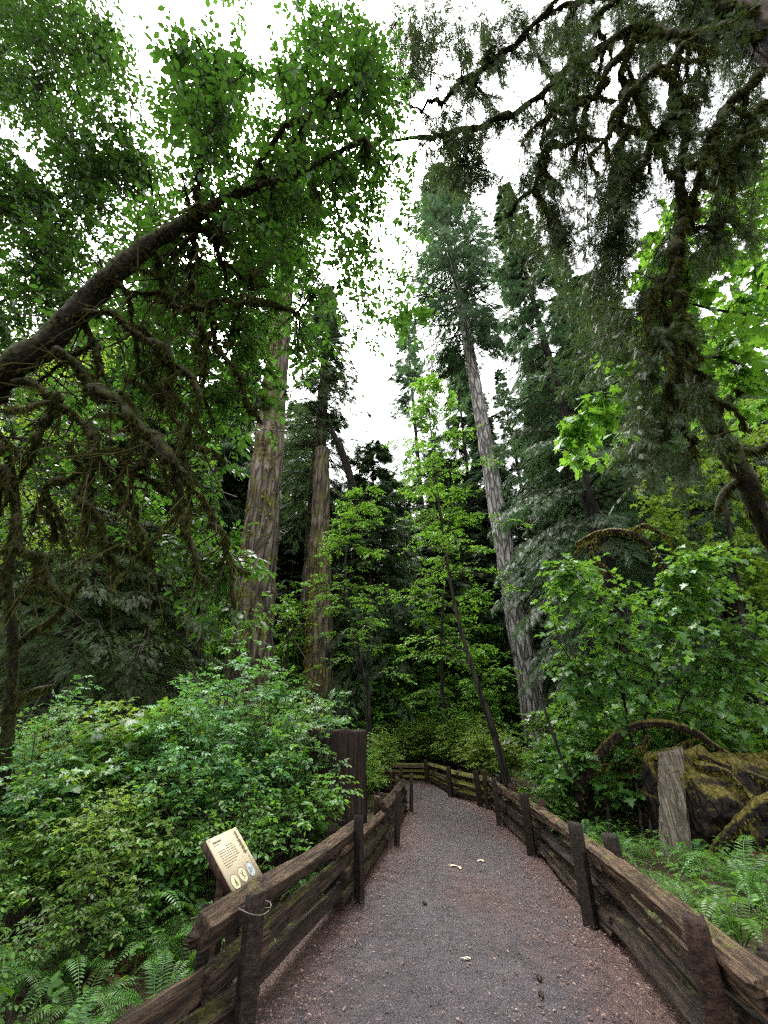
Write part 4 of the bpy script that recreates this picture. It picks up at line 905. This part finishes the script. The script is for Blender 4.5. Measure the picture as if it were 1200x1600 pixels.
# ---- bigleaf maple on the right
b = (8.6, 6.4, 0.)
mr = np.random.default_rng(51)
canopy_tree("maple_tree", "bigleaf maple with large bright backlit leaves at the right edge", b,
    [([b, (8.3, 6.4, 4), D(1230, 500, 9), D(1150, 330, 9.5), D(1120, 260, 10)], .13, .03), ([D(1260, 640, 8.6), D(1130, 560, 8), D(980, 590, 7.8), D(890, 650, 7.8)], .04, .010), ([D(1230, 500, 9), D(1100, 480, 8.5), D(1030, 450, 8.5)], .04, .010)],
    [(1130, 350, 110, 90, 7.5, 11, 46), (1140, 480, 100, 80, 7.5, 11, 46), (1020, 420, 60, 80, 8, 11, 16), (1150, 610, 80, 70, 7.5, 10, 22), (930, 640, 50, 22, 7.3, 8, 7), (890, 690, 30, 22, 7.3, 8, 5), (1000, 570, 50, 16, 7.5, 8.3, 5), (960, 720, 50, 30, 7.5, 9, 5), (1180, 260, 40, 50, 8, 10, 8)],
    'leaf_bright', mr, lsize=.24, tmpl=T_PALM, twper=3, lper=5, twl=.55, droop=.45)
b = (10.5, 12.5, .4)
canopy_tree("maple_tree", "bright green understorey maple behind the leaning mossy trunk", b,
    [([b, (10.4, 12.5, 3), D(1130, 760, 14), D(1120, 640, 15)], .10, .03), ([(10.4, 12.5, 3), D(1060, 860, 13.4), D(1000, 820, 13)], .04, .012)],
    [(1120, 800, 100, 90, 12, 16, 40), (1150, 690, 70, 70, 12, 16, 24), (1030, 790, 60, 60, 12, 15, 16), (1180, 900, 60, 60, 12, 15, 14)],
    'leaf_yellow', mr, lsize=.2, tmpl=T_PALM, twper=4, lper=6, twl=.6, droop=.3)
b = (3.9, 7.6, 0.)
canopy_tree("broadleaf_tree", "glossy-leaved vine maple with dark arching stems over the arching mossy branch", b,
    [([(4.4, 8.9, -.1), D(985, 1150, 8.6), D(960, 1040, 8.6), D(900, 900, 8.5)], .035, .010), ([(4.6, 9.0, 0), D(1010, 1100, 8.8), D(1060, 960, 8.8), D(1090, 880, 8.8)], .035, .010), ([(4.0, 9.2, 0), D(930, 1120, 9), D(895, 1040, 9), D(872, 1000, 9)], .03, .008), ([(5, 8.9, 0), D(1060, 1110, 8.5), D(1120, 1040, 8.3), D(1180, 1000, 8)], .03, .008)],
    [(940, 960, 90, 80, 7.8, 10, 44), (1050, 930, 100, 80, 7.8, 10, 50), (1150, 1010, 80, 80, 7, 9.5, 38), (905, 1060, 55, 55, 8.2, 10, 24), (1000, 1070, 110, 60, 7.8, 10, 50), (890, 890, 40, 35, 8, 9, 9), (1170, 1120, 50, 50, 7, 8.5, 12), (1080, 870, 60, 40, 8, 9.5, 12)],
    'leaf_gloss', mr, lsize=.15, tmpl=T_PALM, twper=4, lper=6, twl=.5, droop=.3)

# ================================================================== THE FOREST
def trunk_between(lo, hi, r0, r1, sides, bump, ridges, seed, n=90, flare=.5, wob=.05):
    lo = np.array(lo, float); hi = np.array(hi, float); t = np.linspace(0, 1, n); pts = lo + (hi - lo) * t[:, None]
    pts[:, 0] += wob * r0 * np.sin(t * 9 + seed); h = t * np.linalg.norm(hi - lo)
    return tube(pts, (r0 + (r1 - r0) * t) * (1 + flare * np.exp(-h / (1.3 * r0 + .2))), sides, bump, .9 / r0, seed, True, ridges)
fr2 = np.random.default_rng(61)
def tall_fir(name, label, Y, px_lo, py_lo, px_hi, py_hi, z_hi, r0, r1, mat, crown=None, group=None, tufts=None, ridges=.15, extra=None, seed=1):
    """old-growth trunk through two photo points at depth Y, carried up to z_hi; crown = (z0, R, boughs, sprays, spray size, material)"""
    a = P(px_lo, py_lo, Y); b = P(px_hi, py_hi, Y); d = (b - a) / (b[2] - a[2]); lo = a + d * (-.4 - a[2]); hi = a + d * (z_hi - a[2])
    base = np.array([lo[0], lo[1], 0.]); t = thing(name, label, "tree", base, 0, group)
    shift(MB().add(*trunk_between(lo, hi, r0, r1, 56, .10, ridges, seed, 140)), base).build("trunk", M[mat], t)
    ax = lo - base
    if crown:
        z0, R, nb, per, spray, cm, droop = crown
        _, lb, cr, ms = conifer(fr2, z_hi, z0, R, nb, per, spray, droop, .01, None, lean=(d[0], d[1]))
        for m_ in (lb, cr): shift(m_, -np.array([ax[0] + d[0] * .4, 0, 0]))
        lb.build("bough", M['twig'], t); cr.build("crown", M[cm], t)
    if tufts:
        mm = MB(); n = tufts; zt = fr2.uniform(.5, z_hi * .62, n); a_ = fr2.normal(3.6, 1.0, n); rr = (r0 + (r1 - r0) * zt / z_hi) * 1.02
        p = np.stack([ax[0] + d[0] * (zt + .4) + rr * np.cos(a_), ax[1] + d[1] * (zt + .4) + rr * np.sin(a_), zt], 1)
        mm.add(*stamp(p, np.stack([np.cos(a_) * .5, np.sin(a_) * .5, np.full(n, -1.)], 1), fr2.normal(0, 1, (n, 3)), fr2.uniform(.06, .26, n), T_STRAND, 2.2)); mm.build("moss", M['moss_gold'], t)
    return t
tall_fir("douglas_fir", "thick furrowed fir trunk with moss up its left side, left of the paired trunks", 19, 388, 1060, 436, 530, 52, .90, .34, 'bark_fir', (27, 5.5, 150, 80, .55, 'fir', .35), tufts=5200, seed=3)
tall_fir("dead_snag", "reddish mossy snag with a flat broken top, front one of the paired trunks", 25, 497, 1080, 503, 703, float(P(503, 703, 25)[2]), .82, .48, 'bark_red', None, tufts=1400, seed=5)
tall_fir("douglas_fir", "tall fir rising directly behind the broken reddish snag", 29, 480, 1080, 507, 560, 46, .85, .20, 'bark_fir', (16, 5.8, 230, 90, .62, 'fir', .5), seed=8)
tall_fir("douglas_fir", "straight pale grey fir trunk with a high dark crown, right of the path", 26, 832, 1090, 735, 560, 66, .74, .12, 'bark_grey', (31, 8.5, 230, 130, .66, 'fir_blue', .45), ridges=.07, seed=9)
tall_fir("douglas_fir", "slim distant fir with a thin ragged crown seen in the sky gap", 45, 668, 900, 640, 560, 62, .40, .08, 'bark_brown', (30, 5.5, 120, 80, .8, 'fir_blue', .4), seed=10)
tall_fir("douglas_fir", "thin bare grey trunk in the gap between leaves and the thick trunk", 34, 240, 1000, 258, 740, 44, .42, .10, 'bark_brown', (22, 4, 80, 34, .7, 'fir_blue', .4), seed=12)
t_ = P(520, 680, 28); 
limb_thing("broken_trunk", "dark broken trunk leaning against the tree behind the snag", "tree", [[(518, 672, 30, 4), (537, 715, 30, 6), (556, 780, 29.5, 6), (575, 900, 29, 7), (590, 1130, 28, 8)]], M['bark_dark'], fr2)

# conifers of the forest: a few kinds, every tree its own object
def conifer_thing(name, label, kind, loc, group, rz=0, scale=1.0, power=.8):
    H, z0, R, nb, per, spray, droop, tr, mat, bk, mt = kind
    t = thing(name, label, "tree", loc, rz, group); a, lb, cr, ms = conifer(fr2, H, z0, R, nb, per, spray, droop, tr, None, mosstufts=mt, power=power)
    a.build("trunk", M[bk], t); lb.build("bough", M['twig'], t); cr.build("crown", M[mat], t)
    if mt: ms.build("moss", M['moss'], t)
    t.scale = (scale,) * 3
    return t
#            H   z0  R   nb  per spray droop tr
K_HEMLOCK = (36, 1.6, 4.6, 260, 190, .33, .55, .38, 'fir_blue', 'bark_dark', 500)
K_CEDAR   = (26, 1.2, 5.2, 260, 130, .52, .75, .40, 'fir', 'bark_brown', 0)
K_UNDER   = (9.5, .5, 2.9, 120, 180, .19, .60, .13, 'fir_olive', 'bark_dark', 700)
K_FAR     = (40, 4.0, 5.2, 210, 60, .95, .50, .42, 'fir', 'bark_brown', 0)
K_FARB    = (36, 2.0, 5.0, 210, 60, .95, .60, .38, 'fir_blue', 'bark_dark', 0)
def gpos(px, Y, py=1000):
    p = P(px, py, Y); return np.array([p[0], p[1], ghs(p[0], p[1]) - .1])
hem = conifer_thing("hemlock_tree", "large dense drooping hemlock right of the pale grey trunk", K_HEMLOCK, gpos(950, 15, 900), "drooping hemlocks on the right")
for k, (px, py, Y, s, lab) in enumerate([(1010, 800, 19, 1.0, "second dense hemlock standing behind and right of the large drooping one"), (830, 850, 32, .95, "hemlock with blue-green boughs close behind the pale grey trunk"), (1120, 900, 16, .8, "hemlock half hidden behind the understorey maple on the right"), (1240, 900, 22, 1., "tall hemlock beyond the maples at the right edge")]):
    copy_thing(hem, gpos(px, Y, py), 1.3 * k + .7, (s, s, s * (1.05 if k % 2 else .95)), lab)
und = conifer_thing("hemlock_tree", "small dark olive hemlock with mossy drooping boughs behind the left shrubs", K_UNDER, gpos(225, 10.5), "small mossy hemlocks on the left")
for k, (px, Y, s, lab) in enumerate([(110, 9.5, .95, "small mossy hemlock at the far left behind the yellow-green shrub"), (285, 13, .75, "small dark hemlock just left of the thick furrowed trunk"), (-30, 11, 1.2, "taller olive hemlock at the left edge of the forest"), (160, 14, 1.25, "olive hemlock standing behind the two small mossy ones")]):
    copy_thing(und, gpos(px, Y), 1.1 * k + .4, (s, s, s), lab)
ced = conifer_thing("cedar_tree", "dark drooping cedar behind the fir on the left", K_CEDAR, gpos(170, 24), "cedars deep in the forest", power=.5)
for k, (px, Y, s, lab) in enumerate([(330, 33, 1.0, "cedar seen between the leaves and the thick furrowed trunk"), (578, 27, .86, "dark domed cedar in the middle behind the saplings"), (40, 19, 1.0, "dark cedar behind the yellow-green leaves on the left"), (-90, 22, 1.15, "tall dark cedar beyond the left edge"), (690, 30, .68, "cedar behind the leaning sapling left of the pale trunk"), (760, 33, .85, "cedar directly left of the pale grey trunk"), (940, 24, 1.0, "cedar behind the large drooping hemlock"), (440, 38, .8, "cedar far behind between the thick trunk and the snag"), (548, 36, .95, "cedar behind the curved sapling, left of the dark domed one"), (612, 37, .98, "cedar right behind the dark domed one"), (648, 42, 1.05, "cedar under the sky gap, left of the leaning sapling"), (505, 40, 1.0, "cedar directly behind the broken snag"), (720, 40, 1.15, "tall cedar between the leaning sapling and the pale trunk")]):
    copy_thing(ced, gpos(px, Y), 1.9 * k, (s * 1.05, s * 1.05, s), lab)
farA = conifer_thing("conifer_tree", "tall conifer among the far trees that close off the forest behind", K_FAR, (-24, 40, .5), "far conifers closing off the forest")
farB = conifer_thing("conifer_tree", "tall conifer among the far trees that close off the forest behind", K_FARB, (26, 44, .5), "far conifers closing off the forest")
fl_rng = np.random.default_rng(77); k = 0; placed = []
while k < 84:
    a = fl_rng.uniform(-1.15, 1.15); r = fl_rng.uniform(31, 80); x, y = r * math.sin(a), r * math.cos(a)
    s = fl_rng.uniform(.7, 1.25)
    if abs(x + .2) < 6.5 + .03 * y: s *= .42 + .004 * y        # the opening over the path keeps to lower trees
    if any((x - q) ** 2 + (y - w) ** 2 < 7 for q, w in placed) or abs(project([x, y, 14.])[0] - 600) > 720: continue
    placed.append((x, y)); copy_thing(farA if k % 2 else farB, (x, y, ghs(x, y) - .1), fl_rng.uniform(0, 6.28), (s * .95, s * .95, s)); k += 1
# slim bare stems standing deep in the forest
stem0 = thing("bare_trunk", "slim bare trunk standing deep in the forest behind the bend", "tree", gpos(612, 30), 0, "slim trunks behind the bend")
MB().add(*trunk_between((0, 0, -.4), (.3, 0, 13), .22, .13, 18, .1, .06, 4)).build("trunk", M['bark_brown'], stem0)
for k, (px, Y, s) in enumerate([(640, 33, .9), (668, 38, 1.3), (648, 30, .6), (730, 36, 1.), (560, 36, 1.1), (690, 29, .7), (300, 30, 1.2), (870, 34, 1.4), (150, 32, 1.3), (1010, 33, 1.2), (80, 30, 1.0)]):
    copy_thing(stem0, gpos(px, Y), k * 1.7, (s, s, 1), None, None, (fl_rng.normal(0, .03), fl_rng.normal(0, .03)))

# ---- bright saplings by the path
def clear_of_trunks(x, y, half):
    px = float(project([x, y, 6.0])[0]); w = half * FPX / y
    for lo, hi, Yt in ((360, 445, 19), (462, 528, 26), (770, 850, 26)):
        if y < Yt and px + w > lo and px - w < hi: return False
    return True
br = np.random.default_rng(91)
def sapling(label, base, axis_pts, r, R, nb, twper, lper, ls, z0, mat, group=None, twl=.7, start=.5):
    t = thing("maple_sapling", label, "tree", base, 0, group)
    ax = [np.array(q) - base for q in axis_pts]
    a, lb, cr = broadleaf(br, float(ax[-1][2]), z0, R, nb, twper, lper, ls, T_OVATE, r, axis=ax, droop=.10, twl=twl, layer=.12, start=start)
    a.build("trunk", M['bark_dark'], t, smooth=True); lb.build("bough", M['twig'], t); cr.build("foliage", M[mat], t); return t
b = gpos(802, 12.5, 1215)
sapling("slender leaning sapling with bright layered leaves beside the right fence", b, [b + [0, 0, -.2], P(770, 1140, 12.5), P(740, 1050, 12.6), P(712, 950, 12.8), P(692, 830, 13.2), P(676, 700, 13.8), P(666, 590, 14.6)], .10, 3.2, 54, 15, 11, .115, 2.6, 'leaf_bright')
b = gpos(578, 16, 1140)
sapling("slender curved sapling with bright leaves behind the square-cut stump", b, [b + [0, 0, -.2], P(575, 1090, 16), P(565, 1040, 16), P(545, 950, 16), P(540, 880, 16), P(550, 820, 16.2), P(575, 760, 16.6)], .10, 2.9, 40, 15, 11, .12, 3.6, 'leaf_bright', start=.8)
b = gpos(690, 21, 1100)
sapling("bright young tree behind the leaning sapling", b, [b + [0, 0, -.2], P(690, 1000, 21), P(700, 850, 21), P(705, 760, 21)], .10, 2.6, 46, 10, 10, .20, 2.0, 'leaf_mid')
b = gpos(452, 22, 1050)
sapling("mid-green young tree in front of the paired trunks", b, [b + [0, 0, -.2], P(450, 1000, 22), P(452, 930, 22), P(458, 880, 22)], .06, 1.0, 22, 9, 10, .15, 1.0, 'leaf_mid')
# understorey of broadleaf trees among the conifers: copies of one
u0 = thing("broadleaf_tree", "bright green understorey tree standing among the conifers behind", "tree", (-9, 26, .2), 0, "understorey trees among the conifers")
a, lb, cr = broadleaf(br, 9, 1.0, 3.2, 60, 9, 9, .26, T_LEAF4, .12, droop=.1, twl=1.0, layer=.2, start=.8)
a.build("trunk", M['bark_dark'], u0, smooth=True); lb.build("bough", M['twig'], u0); cr.build("foliage", M['leaf_bright'], u0)
for k in range(110):
    a_ = br.uniform(-1.0, 1.0) * (1 if k % 3 else .22); r = br.uniform(17, 46); x, y = r * math.sin(a_), r * math.cos(a_)
    if pdist(np.array([x]), np.array([y]))[0] < 3.2: continue
    s = br.uniform(.5, 1.15) * (.75 if abs(x - .5) < 4 else 1)
    if not clear_of_trunks(x, y, 2.6 * s) or abs(project([x, y, 5.])[0] - 600) > 700: continue
    copy_thing(u0, (x, y, ghs(x, y)), br.uniform(0, 6.28), (s, s, s * br.uniform(.8, 1.2)))

for px, Y, s in [(560, 27, .95), (655, 29, 1.0), (610, 29, 1.1), (690, 27, .8), (740, 24, .6), (745, 29, 1.1), (700, 30, 1.15), (580, 34, 1.25), (650, 36, 1.3), (300, 17, .8), (250, 20, 1.1), (190, 18, .9), (330, 24, 1.2), (120, 21, 1.2), (60, 17, 1.0)]:
    p = gpos(px, Y); copy_thing(u0, p, br.uniform(0, 6.28), (s, s, s * 1.1))
# ================================================================== SHRUBS AND FERNS
wr = np.random.default_rng(101)
def shrub_thing(label, kind, loc, group):
    H, R, ns, tw, lp, ls, tm, twl, mat = kind
    t = thing("shrub", label, "shrub", loc, wr.uniform(0, 6.28), group); st_, cr = shrub(wr, H, R, ns, tw, lp, ls, tm, twl)
    st_.build("stem", M['twig'], t); cr.build("foliage", M[mat], t); return t
S_YEL = (2.0, 1.15, 46, 9, 6, .135, T_TRI, .42, 'leaf_yellow')
S_BLUE = (2.6, 1.25, 46, 9, 6, .16, T_FIVE, .42, 'leaf_blue')
S_MID = (1.8, 1.1, 32, 8, 7, .105, T_OVATE, .36, 'leaf_mid')
S_GLOSS = (1.7, 1.1, 44, 9, 6, .16, T_PALM, .40, 'leaf_gloss')
S_FINE = (1.5, 1.2, 60, 12, 9, .085, T_OVATE, .40, 'leaf_yellow')
def at(px, Y):                                    # foot of a plant seen under column px at depth Y
    x = (px - 600) / FPX * (Y * _c - 1.0 * _s); return np.array([x, Y, ghs(x, Y)])
def plant_row(kind, first_label, spots, group):
    src = None
    for k, (px, Y, s, lab) in enumerate(spots):
        p = at(px, Y)
        if src is None: src = shrub_thing(lab, kind, p, group); src.scale = (s, s, s)
        else: copy_thing(src, p, wr.uniform(0, 6.28), (s, s, s * wr.uniform(.92, 1.08)), lab)
    return src
plant_row(S_YEL, '', [(150, 6.6, 1.0, "yellow-green shrub in front of the small mossy hemlock on the left"), (240, 7.4, 1.05, "yellow-green shrub between the far-left one and the tall blue-green shrub"), (60, 7.0, .95, "yellow-green shrub at the far left edge under the mossy limbs"), (445, 9.2, 1.0, "light green shrub right behind the tall blue-green shrub"), (160, 5.0, .62, "low yellow-green shrub left of the sign above the ferns")], "yellow-green shrubs on the left")
plant_row(S_BLUE, '', [(335, 7.2, 1.03, "tall blue-green shrub, highest of the left thicket"), (410, 7.6, .97, "blue-green shrub between the tallest one and the square-cut stump"), (260, 6.0, .72, "low blue-green shrub behind the sign"), (30, 5.8, .75, "blue-green shrub at the left edge above the ferns"), (480, 8.8, .85, "blue-green shrub just left of the square-cut stump")], "blue-green shrubs on the left")
plant_row(S_MID, '', [(445, 6.6, .85, "leafy green shrub overhanging the left fence beside the stump"), (360, 5.6, .75, "small-leaved shrub directly behind the cream sign"), (250, 5.2, .62, "low shrub with small leaves left of the cream sign"), (100, 4.9, .5, "low dark-leaved shrub among the ferns at lower left"), (40, 4.9, .6, "low shrub at the lower left edge"), (478, 7.1, .5, "low shrub leaning towards the face of the square-cut stump"), (150, 4.3, .42, "low leafy shrub among the ferns behind the near left rail"), (-10, 3.6, .35, "knee-high leafy shrub at the bottom left corner")], "small-leaved shrubs on the left")
plant_row(S_FINE, '', [(620, 23, 1.35, "pale green bush beyond the far bend, left part"), (680, 23.5, 1.5, "pale green bush straight behind the far mossy fence"), (735, 20, 1.4, "bright bush behind the far fence near the leaning sapling"), (575, 19, 1.2, "bright bush right of the square-cut stump"), (600, 26, 1.5, "bush deep behind the bend, under the slim trunks"), (655, 27, 1.5, "bush deep behind the bend, right of the slim trunks"), (540, 15, 1.0, "bush behind the square-cut stump"), (770, 17, 1.1, "bush behind the right fence at the bend"), (720, 25, 1.6, "tall pale bush behind the far fence"), (560, 13, .7, "low bright bush between the stump and the fence posts")], "pale bushes beyond the bend")
plant_row(S_GLOSS, '', [(892, 11.4, .85, "broad-leaved shrub behind the right fence near the leaning sapling"), (930, 10.2, 1.0, "broad-leaved shrub left of the arching mossy branch"), (1060, 10.6, 1.15, "broad-leaved shrub behind the fallen log"), (1170, 10.4, 1.2, "broad-leaved shrub behind the log at the right edge"), (870, 14.5, .8, "broad-leaved shrub right of the pale grey trunk's foot"), (905, 13, 1.35, "tall broad-leaved shrub below the drooping hemlock"), (990, 12.5, 1.4, "tall broad-leaved shrub behind the arching branch"), (1110, 13, 1.5, "tall broad-leaved shrub below the leaning mossy trunk"), (215, 6.4, .95, "broad-leaved shrub growing up through the left thicket above the sign"), (95, 5.6, .7, "broad-leaved shrub at left below the yellow-green leaves"), (862, 9.8, .42, "low broad-leaved shrub against the right fence")], "broad-leaved shrubs on the right")

kinds = []
for k, (nf, L, w, ar, er) in enumerate([(14, .80, .11, 1.0, .85), (11, .62, .11, 1.2, .7), (16, .95, .095, .7, 1.1)]):
    kinds.append((nf, L, w, ar, er))
def fern_thing(kind, label, loc, mat='fern', group="sword ferns along the path", s=1.0):
    t = thing("sword_fern", label, "fern", loc, wr.uniform(0, 6.28), group); a, b_ = fern(wr, kind[0], kind[1], kind[2], kind[3], 28, kind[4])
    a.build("frond", M[mat], t); b_.build("stalk", M[mat], t); t.scale = (s,) * 3; return t
f0 = fern_thing(kinds[0], "sword fern in front of the mossy root at the lower right", at(1118, 5.0), s=1.15)
f1 = fern_thing(kinds[1], "arching fern left of the sign and behind the near fence rail", at(245, 3.75), s=.95)
f2 = fern_thing(kinds[2], "upright fern behind the right fence below the grey log end", at(945, 7.2), s=.8)
f3 = fern_thing(kinds[1], "brown withered fern among the roots at lower left", at(205, 4.4), 'fern_brown', "withered ferns", .8)
FERN = [(f1, 75, 2.75, .9, "bright fern at the bottom left corner"), (f1, 20, 3.1, .9, "fern at the bottom left edge beside the brightest one"), (f0, 270, 4.6, .85, "tall fern directly left of the sign post"), (f2, 345, 4.9, .8, "upright fern behind the lower edge of the sign"), (f0, 470, 6.1, .75, "fern behind the left fence beside its second post"),
        (f1, 425, 5.3, .7, "small fern behind the left fence right of the sign"), (f0, 510, 7.2, .7, "fern at the foot of the square-cut stump"), (f0, 190, 5.2, .9, "fern behind the arching fern at left"), (f2, 110, 5.6, .9, "tall fern under the yellow-green shrub"), (f1, 130, 3.5, .8, "fern low at left among brown litter"),
        (f2, 1170, 5.6, .8, "upright fern beside the mossy root at the right edge"), (f0, 1010, 6.3, .6, "small fern right of the back post of the right fence"), (f2, 985, 7.6, .75, "fern between the fence and the grey log end"), (f1, 1075, 6.4, .6, "small fern growing under the log's dark side"), (f2, 905, 8.6, .8, "upright bright fern behind the third right post"), (f0, 870, 9.6, .8, "fern behind the right fence below the thin dead stem"), (f2, 850, 11.5, .9, "fern behind the right fence at the leaning sapling"),
        (f0, 590, 16.5, 1.0, "bright fern behind the left fence at the bend"), (f2, 600, 18.5, 1.1, "grassy upright fern behind the far mossy rail"), (f0, 740, 15.5, .9, "fern behind the post where the far fence begins"), (f1, 1185, 4.3, .8, "fern cut by the right edge behind the near rail"), (f3, 100, 4.6, .8, "brown withered fern under the left shrubs"), (f3, 1195, 7.2, .9, "brown withered fern at the right edge above the root"), (f3, 990, 7.9, .7, "brown withered fern beside the grey log end"),
        (f0, 60, 4.1, .8, "fern between the two lowest left shrubs"), (f2, 300, 5.6, .85, "fern in the dark gap left of the sign"), (f1, 560, 11, .7, "fern right of the square-cut stump"), (f0, 1080, 9.6, 1., "fern on the bank behind the fallen log"), (f2, 930, 9.6, .8, "fern under the arching mossy branch"), (f0, 1050, 5.6, .95, "fern left of the large fern in front of the mossy root"), (f2, 1140, 5.9, 1.1, "tall upright fern behind the large one in front of the mossy root"), (f1, 1000, 6.8, .75, "fern on brown litter below the grey log end"), (f2, 1060, 7.2, .8, "fern close under the mossy log's shadowed side"), (f0, 960, 8.4, .8, "fern behind the right fence left of the grey log end"), (f1, 200, 3.1, .95, "fern at lower left beside the near fence rail"), (f0, 130, 4.2, 1.0, "broad fern among the low shrubs at lower left"), (f1, 165, 3.9, 1.0, "fern behind the two lowest ferns at lower left"), (f2, 220, 4.8, 1.0, "upright fern in the gap under the left thicket"), (f0, 320, 4.5, .8, "fern below the left side of the sign"), (f1, 60, 3.3, .9, "fern spreading over bare soil at the lower left edge"), (f2, 30, 5.0, 1.1, "tall fern at the left edge beside the mossy crooked trunk"), (f0, 275, 3.9, .8, "fern just left of the near left rail end, under the sign"), (f2, 120, 3.05, .8, "upright fern at the bottom left behind the mossy rail"), (f0, 1150, 6.6, .9, "fern under the right end of the mossy log"), (f1, 1030, 5.5, .8, "fern close behind the right fence's back post"), (f0, 400, 6.4, .8, "fern between the sign and the blue-green shrubs")]
for src, px, Y, s, lab in FERN:
    copy_thing(src, at(px, Y), wr.uniform(0, 6.28), (s, s, s * wr.uniform(.9, 1.1)), lab)

# ---- leafy ground cover nobody could count
N = 30000; x = wr.uniform(-16, 16, N); y = wr.uniform(1.2, 26, N); d = pdist(x, y)
keep = (d > .55) & (fbm(np.stack([x * .8, y * .8, 0 * x], 1)) > .36); x, y = x[keep], y[keep]; z = gh(x, y)
p = np.stack([x, y, z + wr.uniform(.02, .32, len(x)) ** 1.0], 1); a = wr.uniform(0, 6.28, len(x))
gc = MB().add(*stamp(p, np.stack([np.cos(a), np.sin(a), wr.normal(-.1, .3, len(x))], 1), np.array([0, 0, 1.]) + wr.normal(0, .35, (len(x), 3)), wr.uniform(.06, .15, len(x)), T_TRI))
a_ = np.column_stack([x, y, z - .02]); gc.add(*twigs(a_, (a_ + p) / 2, p, .0025, .0015))
tag(gc.build("undergrowth", M['leaf_mid']), kind='stuff')
N = 9000; x = wr.uniform(-14, 14, N); y = wr.uniform(1., 22, N); d = pdist(x, y); keep = (d > .25) & (np.abs(x) < 14); x, y = x[keep], y[keep]; z = gh(x, y); a = wr.uniform(0, 6.28, len(x))
du = MB().add(*stamp(np.stack([x, y, z + .015], 1), np.stack([np.cos(a), np.sin(a), wr.normal(0, .3, len(x))], 1), np.array([0, 0, 1.]) + wr.normal(0, .4, (len(x), 3)), wr.uniform(.03, .10, len(x)), T_LEAF4))
tag(du.build("fallen_leaves", M['litter']), kind='stuff')
# ---- small things lying on the path
def scrap(px, py, size, label, seed):
    r = np.random.default_rng(seed); v = (800 - py) / FPX; k = 1.55 / -(_s + v * _c); x = (px - 600) / FPX * k; y = (_c - v * _s) * k
    mb = MB()
    for q in range(3):
        a = r.uniform(0, 6.28); mb.add(*stamp([[r.normal(0, size * .25), r.normal(0, size * .25), .004 + .003 * q]], np.array([[math.cos(a), math.sin(a), .06]]), np.array([[.1, 0, 1.]]), size * r.uniform(.6, 1), T_OVATE, r.uniform(.5, 1.)))
    o = mb.build("fallen_leaf", M['dry_leaf']); o.location = (x, y, .048); tag(o, label, "leaf")
scrap(714, 1354, .15, "pale torn leaf lying on the path, left of the two far ones", 1); scrap(756, 1345, .13, "pale curled leaf on the path, right of the two far ones", 2); scrap(737, 1500, .07, "small cream leaf scrap on the near middle of the path", 3)
def pine_cone(px, py, label, seed):
    v = (800 - py) / FPX; k = 1.55 / -(_s + v * _c); x = (px - 600) / FPX * k; y = (_c - v * _s) * k; r = np.random.default_rng(seed); mb = MB()
    t = np.linspace(0, 1, 8); mb.add(*tube(np.stack([(t - .5) * .055, 0 * t, 0 * t + .012], 1), .011 * np.sin(np.clip(t * .9 + .08, 0, 1) * math.pi) + .002, 8))
    n = 46; u = r.random(n); a = np.arange(n) * 2.4; rr = .011 * np.sin((u * .9 + .08) * math.pi)
    pos = np.stack([(u - .5) * .055, rr * np.cos(a), .012 + rr * np.sin(a)], 1); mb.add(*stamp(pos, np.stack([np.full(n, .6), np.cos(a), np.sin(a)], 1), np.stack([0 * a + 1, -np.cos(a) * .3, -np.sin(a) * .3], 1), .012, T_LEAF4, 1.3))
    o = mb.build("fir_cone", M['cone']); o.location = (x, y, .046); o.rotation_euler = (0, 0, r.uniform(0, 3)); tag(o, label, "cone")
pine_cone(843, 1531, "dark fir cone on the near right of the path, farther of two", 1); pine_cone(846, 1557, "dark fir cone on the near right of the path, nearer of two", 2); pine_cone(664, 1413, "dark fir cone lying alone near the middle of the path", 3)
